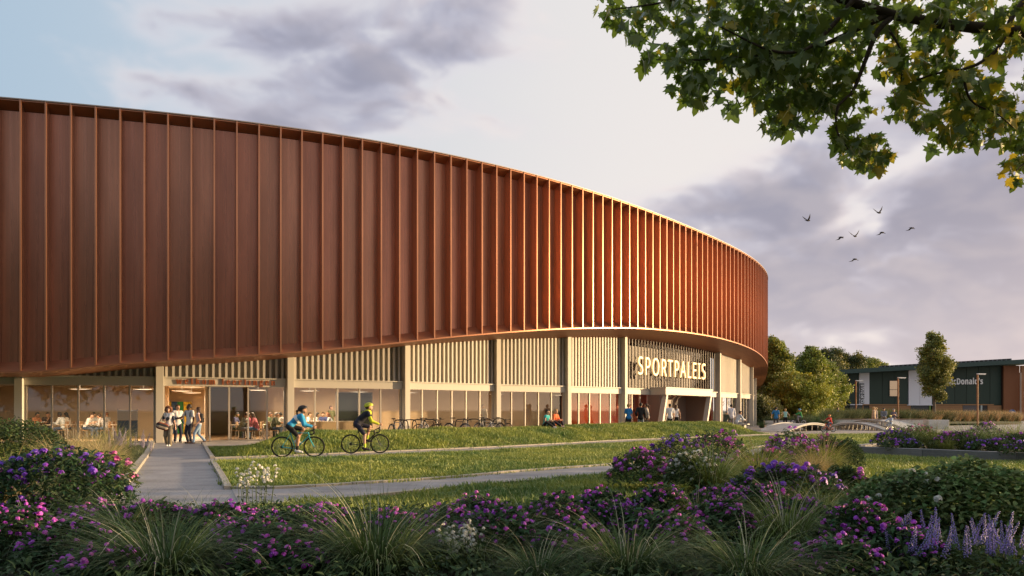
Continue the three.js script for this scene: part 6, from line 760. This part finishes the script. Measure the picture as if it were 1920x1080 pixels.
{
  const bikeY = 0.03, T1 = Math.PI / 2 + 0.16;
  bicycle({ label: 'turquoise racing bicycle ridden along the cycle path', pos: standAt(559, 25.8, bikeY), turn: T1, color: [0.02, 0.42, 0.50] });
  const c1 = person({ label: 'cyclist with a dark ponytail in a blue and white jersey and black shorts', pos: standAt(559, 25.8, bikeY), face: T1, H: 1.76, fem: true, near: true, skin: 'tan', hair: ['pony', 'brown'], helmet: [0.02, 0.02, 0.022], top: [[0.03, 0.32, 0.60], 0.42, 0.05, 0.012], arms: [[0.03, 0.34, 0.62], 0.95], topName: 'jersey', bottom: [[0.018, 0.017, 0.018], 0.42, 0.004], socks: [0.015, 0.015, 0.015], shoes: [0.75, 0.75, 0.75], pose: ride({ footL: [0.12, 0.52, -0.06], footR: [-0.12, 0.24, -0.02] }) });
  mesh('jersey_band', (() => { const d = c1, p = d.mid.clone().lerp(d.ch, 0.35); const g = new THREE.CylinderGeometry(0.137, 0.142, 0.12, 24, 1, true); g.scale(1.22, 1, 1); g.applyQuaternion(new THREE.Quaternion().setFromUnitVectors(V(0, 1, 0), V().subVectors(d.ch, d.mid).normalize())); return g.translate(p.x, p.y, p.z); })(), cloth([0.70, 0.72, 0.74]), c1.g);
  bicycle({ label: 'black racing bicycle ridden along the cycle path', pos: standAt(685, 28.2, bikeY), turn: T1 + 0.02, color: [0.018, 0.018, 0.02] });
  const c2 = person({ label: 'cyclist in a yellow and black jersey with a yellow helmet', pos: standAt(685, 28.2, bikeY), face: T1 + 0.02, H: 1.84, near: true, skin: 'light', hair: ['short', 'brown'], helmet: [0.62, 0.66, 0.04], top: [[0.014, 0.016, 0.028], 0.2, 0.04, 0.014], arms: [[0.58, 0.62, 0.03], 0.95], topName: 'jersey', bottom: [[0.02, 0.02, 0.045], 0.46, 0.006], socks: [0.50, 0.66, 0.05], shoes: [0.03, 0.03, 0.035], pose: ride({ spine: 42, footL: [0.12, 0.47, 0.05], footR: [-0.12, 0.20, -0.02] }) });
  mesh('jersey_yoke', (() => { const d = c2; const f = field([[d.ch.clone().addScaledVector(d.ax, 0.13), d.ch.clone().addScaledVector(d.ax, -0.13), 0.082, 0.082], [d.ch.clone(), d.ch.clone().addScaledVector(d.sd, -0.06), 0.13, 0.128]], 0.04), c = d.ch.toArray(); return isoMesh(f, c.map((x) => x - 0.32), c.map((x) => x + 0.32), 0.014); })(), cloth([0.58, 0.62, 0.03]), c2.g);
  mesh('jersey_patch', (() => { const d = c2, p = d.mid.clone().lerp(d.ch, 0.45).addScaledVector(V(0, d.sd.z, -d.sd.y), -0.0).add(V(0, 0.118, -0.09)); const g = new RoundedBoxGeometry(0.2, 0.012, 0.12, 2, 0.005); g.rotateX(-0.85); return g.translate(p.x, p.y, p.z); })(), cloth([0.35, 0.60, 0.05]), c2.g);
  // children on the plaza
  const kidRide = { hip: [0, 0.86, -0.28], spine: 12, head: 2, handL: [0.34, 1.06, 0.30], handR: [-0.34, 1.06, 0.30], footL: [0.14, 0.50, 0.06], footR: [-0.14, 0.25, -0.1], kneeOut: 0.3, grip: true };
  const kid = (px, Z, y, turn, H, bikeC, lb, lp, o) => { const k = H / 1.75; bicycle({ label: lb, pos: standAt(px, Z, y), turn, color: bikeC, kind: 'kid', s: k * 1.42, wheelTint: o.wheel }); const p = { ...kidRide }; person({ label: lp, pos: standAt(px, Z, y + 0.06 * k), face: turn, H, skin: 'light', hair: ['short', 'brown'], pose: p, ...o }); };
  kid(1497, 64.5, 0.36, -Math.PI / 2 - 0.15, 1.32, [0.02, 0.02, 0.022], 'small black bicycle on top of the left white ramp', 'child in a green jacket and blue helmet riding over the left white ramp', { helmet: [0.03, 0.28, 0.60], top: [[0.02, 0.20, 0.06], 0.95, 0, 0.02], bottom: [[0.20, 0.20, 0.24], 1] });
  kid(1553, 57.2, 0.01, -Math.PI / 2 + 0.2, 1.24, [0.62, 0.10, 0.02], 'small orange bicycle on the edge of the plaza', 'child in a red T-shirt and orange helmet riding on the plaza', { helmet: [0.72, 0.22, 0.03], top: [[0.50, 0.02, 0.02], 0.4, 0, 0.02], bottom: [[0.04, 0.06, 0.14], 1] });
  kid(1668.5, 57.0, 0.01, -0.9, 1.20, [0.5, 0.5, 0.5], 'small grey bicycle ridden by the child with the yellow helmet', 'child in pale blue clothes and a yellow helmet riding on the plaza', { helmet: [0.66, 0.66, 0.03], top: [[0.42, 0.50, 0.62], 0.95, 0, 0.02], bottom: [[0.34, 0.42, 0.56], 1] });
  // parked bicycles and stands between the mound and the glass
  const hoop = (px, Z, i) => { const o = thing('bicycle_stand', 'black hoop bicycle stand, number ' + ['one', 'two', 'three', 'four', 'five', 'six', 'seven', 'eight'][i] + ' from the left in the row before the glass', 'bicycle stand', standAt(px, Z, 0.15), 0.55 + 1.2, 'hoop bicycle stands in a row'); mesh('hoop', tube([V(0, 0, -0.36), V(0, 0.6, -0.36), V(0, 0.86, -0.28), V(0, 0.9, 0), V(0, 0.86, 0.28), V(0, 0.6, 0.36), V(0, 0, 0.36)], 0.028, 30, 7), blackMetal, o); mesh('foot_plate', [new THREE.CylinderGeometry(0.07, 0.07, 0.012, 12).translate(0, 0.006, -0.36), new THREE.CylinderGeometry(0.07, 0.07, 0.012, 12).translate(0, 0.006, 0.36)], metalGrey, o); };
  [[752, 41.4], [768, 41.9], [786, 42.5], [806, 43.1], [866, 44.8], [888, 45.4], [910, 46.0], [936, 46.8]].forEach(([px, Z], i) => hoop(px, Z, i));
  const parked = [[745, 41.2, [0.30, 0.32, 0.36], 'silver bicycle at the left end of the row, beside the column'], [793, 42.7, [0.70, 0.70, 0.68], 'white bicycle in the left group of parked bicycles'], [802, 43.3, [0.03, 0.03, 0.035], 'black bicycle in the middle of the left group of parked bicycles'], [822, 43.5, [0.05, 0.05, 0.055], 'dark bicycle at the right of the left group of parked bicycles'], [858, 44.6, [0.10, 0.10, 0.11], 'dark bicycle at the left of the right group of parked bicycles'], [875, 45.1, [0.62, 0.62, 0.64], 'pale bicycle second in the right group of parked bicycles'], [912, 46, [0.72, 0.72, 0.70], 'white bicycle in the right group below the person in the white shirt'], [926, 46.6, [0.03, 0.03, 0.03], 'black bicycle in the right group of parked bicycles'], [942, 47.2, [0.05, 0.04, 0.04], 'black bicycle at the right end of the row']];
  parked.forEach(([px, Z, c, l], i) => bicycle({ label: l, pos: standAt(px, Z, 0.15), turn: 0.75 + 0.18 * ((i * 37) % 5 - 2) + (i % 2 ? Math.PI * 0.9 : 0.3), color: c, kind: i % 3 === 2 ? 'road' : 'city', lean: 0.06, group: 'bicycles parked before the glass front' }));
}
// ---------------------------------------------------------------- plaza furniture
const whiteConc = std(C(0.70, 0.68, 0.64), 0.7, 0, { map: concreteTex(1, 1, 0.99, 15) });
function ramp(name, label, ax, aZ, bx, bZ, peak, w, posts) { // an arched white deck with upright bars beneath
  const a = V(X(ax, aZ), 0, -aZ), b = V(X(bx, bZ), 0, -bZ), o = thing(name, label, 'ramp'), d = V().subVectors(b, a), n = V(d.z, 0, -d.x).normalize().multiplyScalar(w / 2), N = 28, q = (t, s, dy) => { const p = V().lerpVectors(a, b, t).addScaledVector(n, s); p.y = 0.02 + peak * Math.sin(Math.PI * t) ** 0.9 + dy; return p; };
  const ts = [...Array(N + 1)].map((_, i) => i / N);
  mesh('deck', [sheet([ts.map((t) => q(t, 1, 0)), ts.map((t) => q(t, -1, 0))]), sheet([ts.map((t) => q(t, 1, -0.1)), ts.map((t) => q(t, -1, -0.1))]), sheet([ts.map((t) => q(t, 1, 0)), ts.map((t) => q(t, 1, -0.1))]), sheet([ts.map((t) => q(t, -1, 0)), ts.map((t) => q(t, -1, -0.1))])], whiteConc, o);
  for (const s of [1, -1]) mesh('edge_rail', tube(ts.map((t) => q(t, s * 1.02, 0.02)), 0.05, 40, 6), whiteConc, o);
  for (let i = 1; i < posts; i++) { const t = i / posts; for (const s of [0.9, -0.9]) { const p = q(t, s, -0.06); if (p.y > 0.12) mesh('post', rod(V(p.x, 0, p.z), p, 0.03, 0.03, 6), metalGrey, o); } }
  return o;
}
ramp('cycle_ramp', 'white arched cycle ramp at the left of the plaza, under the child in green', 1452, 60, 1541, 64, 0.55, 2.4, 8); ramp('cycle_ramp', 'long low white arched ramp in the middle of the plaza, behind the child in red', 1548, 66, 1668, 62, 0.55, 1.6, 16); ramp('cycle_ramp', 'white arched ramp at the right of the plaza, behind the child with the yellow helmet', 1588, 68, 1722, 61, 0.78, 2.0, 14);
{
  const woodSeat = std(C(0.26, 0.15, 0.08), 0.7), Zb = 68.6;
  const b1 = thing('planter_bench', 'long concrete planter bench with a timber seat before the tall grasses', 'bench'); for (let i = 0; i < 7; i++) { const x0 = X(1542 + i * 28, Zb), x1 = X(1570 + i * 28, Zb); mesh('wall_block', rbox(x1 - x0 - 0.02, 0.78, 0.5, 0.02, (x0 + x1) / 2, 0.39, -Zb - 0.3), whiteConc, b1); mesh('seat_board', rbox(x1 - x0 - 0.02, 0.06, 0.55, 0.01, (x0 + x1) / 2, 0.82, -Zb - 0.28), woodSeat, b1); }
  const b2 = thing('concrete_block', 'pale concrete block at the right end of the planter bench', 'block'); mesh('block', rbox(1.7, 0.78, 0.9, 0.03, X(1755, 67), 0.39, -67), whiteConc, b2);
  const b3 = thing('concrete_block', 'grey concrete block on the plaza behind the couple at the left', 'block'); mesh('block', rbox(3.2, 0.5, 0.6, 0.03, X(1462, 84), 0.25, -84), whiteConc, b3);
  const b4 = thing('concrete_block', 'small bright concrete block beside the left white ramp', 'block'); mesh('block', rbox(0.5, 0.42, 0.5, 0.03, X(1441, 64), 0.21, -64), whiteConc, b4);
  const b5 = thing('concrete_block', 'concrete block left of the planter bench behind the child in red', 'block'); mesh('block', rbox(2.0, 0.62, 0.6, 0.03, X(1552, 70), 0.31, -69.6), whiteConc, b5);
}
{ // tall grasses before the restaurant
  const r = mulberry(321), L = [[], []], cs = [[], []]; for (let k = 0; k < 1500; k++) { const t = r(), px = 1545 + t * 365, Z = lerp(71.5, 80, r()) + t * 22, k2 = r() < clamp((px - 1690) / 160) * 0.7 ? 1 : 0; if (px < 1590 && r() < 0.5) continue; L[k2].push(M4(V(X(px, Z), 0.35 + (1 - t) * 0.3, -Z), new THREE.Euler(0, r() * 6.28, 0), V(1.5, 1.05 + r() * 0.5, 1.5))); const f = 0.7 + r() * 0.6; cs[k2].push(C(f, f, f)); }
  const small = tuftGeo(555, 42, 1, 0.16, 0.012, 0.4, 1.7, 4);
  [0, 1].forEach((k) => tag(instanced('tall_grass', small, k ? gm(C(0.62, 0.42, 0.22)) : gm(C(0.14, 0.17, 0.07)), L[k], cs[k]), k ? 'straw-tipped tall grasses at the right before the restaurant' : 'green tall grasses along the front of the restaurant', 'tall grass', null, 'stuff'));
  structure('planting_mound', (() => { const rows = []; for (let j = 0; j <= 8; j++) { const rr = []; for (let i = 0; i <= 40; i++) { const t = i / 40, Z = lerp(69.2, 84, j / 8) + t * 22; rr.push(V(X(1535 + t * 380, Z), 0.02 + (0.72 - 0.35 * t) * Math.sin(Math.PI * Math.min(1, 0.12 + j / 8)) * smooth(-0.02, 0.1, t), -Z)); } rows.push(rr); } return sheet(rows); })(), std(C(0.05, 0.06, 0.025), 1), 'planted bank of tall grasses before the restaurant');
  // planting at the far left of the plaza
  const L2 = []; for (let k = 0; k < 420; k++) { const px = lerp(1432, 1600, r()), Z = lerp(86, 92, r()); L2.push(M4(V(X(px, Z), 0, -Z), new THREE.Euler(0, r() * 6.28, 0), V(1.4, 0.8 + r() * 0.6, 1.4))); } tag(instanced('tall_grass', small, gm(C(0.08, 0.12, 0.05)), L2), 'dark grasses at the back of the plaza below the tree belt', 'tall grass', null, 'stuff');
  tuft(X(1545, 66.5), 66.5, 1.6, 'dark', 'dark rounded grass clump on the plaza behind the child in red', { wide: 1.5, plume: false }); tuft(X(1430, 72), 72, 0.7, 'dark', 'small grass clump on the plaza near the mound', { wide: 1.4, plume: false });
}
// lamps
const poleBrown = std(C(0.30, 0.15, 0.07), 0.5, 0.2), lampWhite = std(C(0.75, 0.74, 0.72), 0.5);
[[1461, 112, 731, 'street lamp farthest left, partly lost in the trees'], [1491.5, 96, 722, 'street lamp before the tree belt, second from the left'], [1605, 86, 715, 'street lamp before the left end of the restaurant'], [1684, 80, 709.5, 'street lamp before the restaurant window'], [1833, 73.5, 702.5, 'street lamp before the white lettering, farthest right']].forEach(([px, Z, y, l]) => { const h = EYE + (HY - y) * Z / F, o = thing('street_lamp', l, 'street lamp', standAt(px, Z, 0), 0.25, 'brown street lamps round the plaza'); mesh('pole', rbox(0.115, h, 0.115, 0.012, 0, h / 2, 0), poleBrown, o); mesh('lamp_arm', rbox(0.85, 0.1, 0.2, 0.02, 0.40, h + 0.06, 0).rotateZ(0.0), lampWhite, o); mesh('lamp_lens', box(0.5, 0.02, 0.14, 0.5, h - 0.0, 0), std(C(0.6, 0.6, 0.58), 0.4), o); mesh('foot_plate', rbox(0.3, 0.04, 0.3, 0.01, 0, 0.02, 0), metalGrey, o); });
// ---------------------------------------------------------------- restaurant
{
  const Z = 124, k = Z / F, bx = (px) => X(px, Z), by = (y) => EYE + (HY - y) * k, o = thing('restaurant_building', 'dark green two-storey restaurant with timber cladding and a sloping flat roof', 'building');
  const green = std(C(0.016, 0.036, 0.024), 0.6, 0.1), greenB = std(C(0.019, 0.041, 0.028), 0.6, 0.1), fasc = std(C(0.03, 0.062, 0.055), 0.5, 0.2), white = std(C(0.68, 0.68, 0.72), 0.6), wood = std(C(0.30, 0.155, 0.06), 0.6), darkP = std(C(0.045, 0.048, 0.05), 0.6), slatW = std(C(0.30, 0.12, 0.05), 0.6), black = std(C(0.008, 0.008, 0.009), 0.5);
  const zf = -Z, blk = (name, px0, px1, y0, y1, d, m, proud = 0, parent = o) => mesh(name, box(bx(px1) - bx(px0), by(y0) - by(y1), d, (bx(px0) + bx(px1)) / 2, (by(y0) + by(y1)) / 2, zf - d / 2 + proud), m, parent);
  const low = 790, storey = 758.8;
  mesh('wall', box(bx(1908) - bx(1592), by(storey), 13, (bx(1908) + bx(1592)) / 2, by(storey) / 2, zf - 7.0), darkP, o);
  // upper storey of tall panels
  const roofY = (px) => lerp(700.5, 684, (px - 1590) / 300);
  const panels = [[1592, 1610, green], [1610.3, 1629.7, white], [1630, 1654, greenB], [1654.3, 1678, green], [1678.3, 1702.7, greenB], [1703, 1724, white], [1724.2, 1746.8, white], [1747, 1768, green], [1768.3, 1790, greenB], [1790.3, 1812, green], [1812.3, 1834, greenB], [1834.3, 1856, green], [1856.3, 1877, greenB]];
  for (const [a, b, m] of panels) { const P = [V(bx(a) + 0.015, by(storey), zf), V(bx(b) - 0.015, by(storey), zf), V(bx(b) - 0.015, by(roofY(b)) - 0.05, zf), V(bx(a) + 0.015, by(roofY(a)) - 0.05, zf)]; if (m === white) P.forEach((p) => { p.z += 0.1; }); mesh('wall_panel', solid(P, P.map((p) => p.clone().add(V(0, 0, -0.35)))), m, o); }
  mesh('wall', solid([V(bx(1592), by(storey) - 0.3, zf - 0.4), V(bx(1908), by(storey) - 0.3, zf - 0.4), V(bx(1908), by(684), zf - 0.4), V(bx(1592), by(700), zf - 0.4)], [V(bx(1592), by(storey) - 0.3, zf - 13), V(bx(1908), by(storey) - 0.3, zf - 13), V(bx(1908), by(684), zf - 13), V(bx(1592), by(700), zf - 13)]), green, o);
  // window in the green wall
  const w = sub('window', o); mesh('pane', box(bx(1683.5) - bx(1667.5), by(714) - by(743), 0.03, (bx(1683.5) + bx(1667.5)) / 2, (by(714) + by(743)) / 2, zf + 0.05), std(C(0.62, 0.46, 0.30), 0.12, 0.75), w); mesh('frame', [blk0(1667, 1684, 713.3, 714.2), blk0(1667, 1684, 742.8, 743.8), blk0(1667, 1667.8, 714.2, 742.8), blk0(1683.2, 1684, 714.2, 742.8), blk0(1667.8, 1683.2, 730.2, 731)], darkP, w);
  function blk0(a, b, y0, y1) { return box(bx(b) - bx(a), by(y0) - by(y1), 0.1, (bx(a) + bx(b)) / 2, (by(y0) + by(y1)) / 2, zf + 0.06); }
  // lower storey
  blk('ledge', 1593, 1616, 757.8, 759.5, 0.5, white, 0.25); blk('ledge', 1700, 1748, 758.8, 760.2, 0.5, white, 0.25); blk('ledge', 1616.5, 1699.5, 757.8, 759.6, 0.45, wood, 0.2); blk('ledge', 1748.5, 1862, 757.8, 759.8, 0.45, wood, 0.2);
  const boards = (a, b) => { const n = 8; for (let i = 0; i < n; i++) { const y0 = lerp(760, low, i / n) + 0.15, y1 = lerp(760, low, (i + 1) / n); blk('timber_board', a, b, y0, y1, 0.1, wood, 0.12); } };
  boards(1616.5, 1618.5); boards(1629.5, 1707); boards(1748, 1804); boards(1851, 1877); blk('dark_door', 1618.7, 1629.2, 760, low, 0.1, black, 0.05); blk('dark_panel', 1593, 1616, 760, low, 0.1, darkP, 0.08); blk('dark_panel', 1708, 1741, 760.4, low, 0.1, darkP, 0.08); blk('green_post', 1741.5, 1744, 760, low, 0.2, std(C(0.16, 0.26, 0.05), 0.6), 0.2); blk('grey_panel', 1805, 1836, 760, low, 0.1, std(C(0.09, 0.08, 0.08), 0.5), 0.08); blk('pale_post', 1837.5, 1840.5, 760, low, 0.2, std(C(0.4, 0.45, 0.42), 0.6), 0.2); blk('dark_door', 1841, 1850.5, 760, low, 0.1, black, 0.05);
  // timber slats at the right corner
  for (let i = 0; i < 15; i++) blk('timber_slat', 1878 + i * 2.0, 1879.1 + i * 2.0, 686, 793, 0.3, slatW, 0.6); blk('dark_panel', 1877.2, 1908, 687, 792, 0.1, std(C(0.03, 0.015, 0.01), 0.7), 0.08); blk('pale_post', 1908.4, 1909.6, 699, 796, 0.3, std(C(0.7, 0.6, 0.5), 0.5), 0.7); blk('timber_post', 1910, 1916, 686, 796, 0.4, std(C(0.36, 0.18, 0.08), 0.6), 0.7); blk('beige_panel', 1918, 1960, 705, 761, 0.2, std(C(0.6, 0.5, 0.42), 0.7), 0.1); blk('dark_panel', 1917, 1960, 761.5, 790, 0.2, black, 0.1);
  // roof: a thin slab rising to the right, with a toothed row of panels on it
  const ry = (px, dy = 0) => by(roofY(px)) + dy, RA = [V(bx(1558), by(702.6), zf + 2.2), V(bx(1975), by(679), zf + 2.2), V(bx(1975), by(679), zf - 14), V(bx(1558), by(702.6), zf - 14)];
  mesh('roof', solid(RA.map((p) => p.clone().add(V(0, 0.62, 0))), RA), fasc, o);
  for (let i = 0; i < 58; i++) { const px = 1655 + i * 4.2, y = lerp(by(702.6), by(679), (px - 1558) / 417) + 0.62; mesh('solar_panel', box(0.26, 0.30, 1.2, bx(px), y + 0.15, zf - 0.5), i % 2 ? std2() : blackMetal, o); }
  function std2() { return (std2.m ??= std(C(0.10, 0.11, 0.12), 0.4, 0.3)); }
  const s1 = thing('wall_sign', "large white letters McDonald's on the dark green wall", 'sign', [bx(1775), by(721.2), zf + 0.1]); const ww = word(s1, "McDonald's", fontBold, 0.95, 0.12, std(C(0.82, 0.82, 0.80), 0.5), 0.8); s1.scale.set((bx(1842) - bx(1775)) / ww, 1.0, 1); for (const c of s1.children) c.rotation.z = 0.012;
  const s2 = thing('wall_sign', 'dark outlined letters DRIVE running up the white panel', 'sign', [bx(1618.5), by(756), zf + 0.2]); const wd = word(s2, 'DRIVE', fontBold, 0.52, 0.1, std(C(0.75, 0.76, 0.78), 0.5), 1.1, 0.12); s2.rotation.z = Math.PI / 2; s2.scale.x = (by(718) - by(756)) / wd;
  const s2b = new THREE.Group(); word(s2b, 'DRIVE', fontBold, 0.52, 0.02, blackMetal, 1.1, 0.12, 0.075); mesh('letter_backing', s2b.children.map((c) => c.geometry.translate(0, 0, 0.0)), blackMetal, s2);
  const s3 = thing('sign_pylon', 'tall narrow sign with white vertical letters at the right corner of the restaurant', 'sign', [bx(1912), 0, zf + 1.6]); mesh('panel', rbox(0.42, by(712), 0.2, 0.02, 0, by(712) / 2, -0.15), slatW, s3); const lt = sub('lettering', s3, [0.2, 0.6, 0], 0); lt.rotation.z = Math.PI / 2; word(lt, "McDonald's", fontBold, 0.55, 0.1, std(C(0.82, 0.80, 0.76), 0.5), 1.0); lt.scale.x = 0.98;
  const s4 = thing('bollard_sign', 'short blue bollard with a white round sign near the right edge', 'bollard', standAt(1898, 108, 0)); mesh('post', rod(V(0, 0, 0), V(0, 0.7, 0), 0.3, 0.28, 12), cloth([0.03, 0.12, 0.28]), s4); mesh('disc', new THREE.CylinderGeometry(0.5, 0.5, 0.14, 20).rotateX(Math.PI / 2).translate(0, 1.2, 0), cloth([0.04, 0.12, 0.30]), s4); mesh('symbol', new THREE.CylinderGeometry(0.26, 0.26, 0.06, 16).rotateX(Math.PI / 2).translate(0, 1.2, 0.08), cloth([0.75, 0.76, 0.78]), s4);
}
// ---------------------------------------------------------------- birds
[[1514.5, 413.5, 'up', 'bird farthest left, wings raised', 0.4], [1648, 399, 'up', 'topmost bird, wings raised', 0.5], [1577, 445, 'down', 'bird with lowered wings, left of the two close together', 0.3], [1603, 443, 'up', 'bird with raised wings, right of the two close together', 0.7], [1654, 436, 'down', 'bird with lowered wings right of the middle', 0.5], [1709.5, 427.5, 'down', 'bird farthest right, wings lowered', 0.4], [1603, 486, 'down', 'lowest bird, wings lowered', 0.6]].forEach(([x, y, w, l, t]) => {
  const p = at(x, y, 62), o = thing('bird', l, 'bird', p.toArray(), t, 'birds flying before the clouds'), m = cloth([0.015, 0.015, 0.02]), up = w === 'up' ? 1 : -0.75;
  mesh('body', [new THREE.SphereGeometry(0.07, 10, 8).scale(2.6, 0.9, 1), new THREE.ConeGeometry(0.06, 0.2, 6).rotateZ(Math.PI / 2).scale(1, 0.4, 1.2).translate(-0.24, 0, 0), new THREE.SphereGeometry(0.05, 8, 6).translate(0.17, 0.02, 0), new THREE.ConeGeometry(0.015, 0.06, 5).rotateZ(-Math.PI / 2).translate(0.24, 0.015, 0)], m, o);
  for (const s of [1, -1]) { const A = [V(0.09, 0.02, s * 0.04), V(-0.07, 0.02, s * 0.04), V(-0.12, up * 0.15, s * 0.22), V(-0.16, up * (up > 0 ? 0.42 : 0.2), s * 0.44), V(0.04, up * 0.17, s * 0.22)]; mesh('wing', faces([[A[0], A[1], A[2], A[4]], [A[4], A[2], A[3]], [A[4].clone().add(V(0, 0.012, 0)), A[3].clone().add(V(0, 0.006, 0)), A[2].clone().add(V(0, 0.012, 0))], [A[4].clone().add(V(0, 0.012, 0)), A[2].clone().add(V(0, 0.012, 0)), A[1].clone().add(V(0, 0.012, 0)), A[0].clone().add(V(0, 0.012, 0))]]), m, o); }
});
renderer.render(scene, camera);
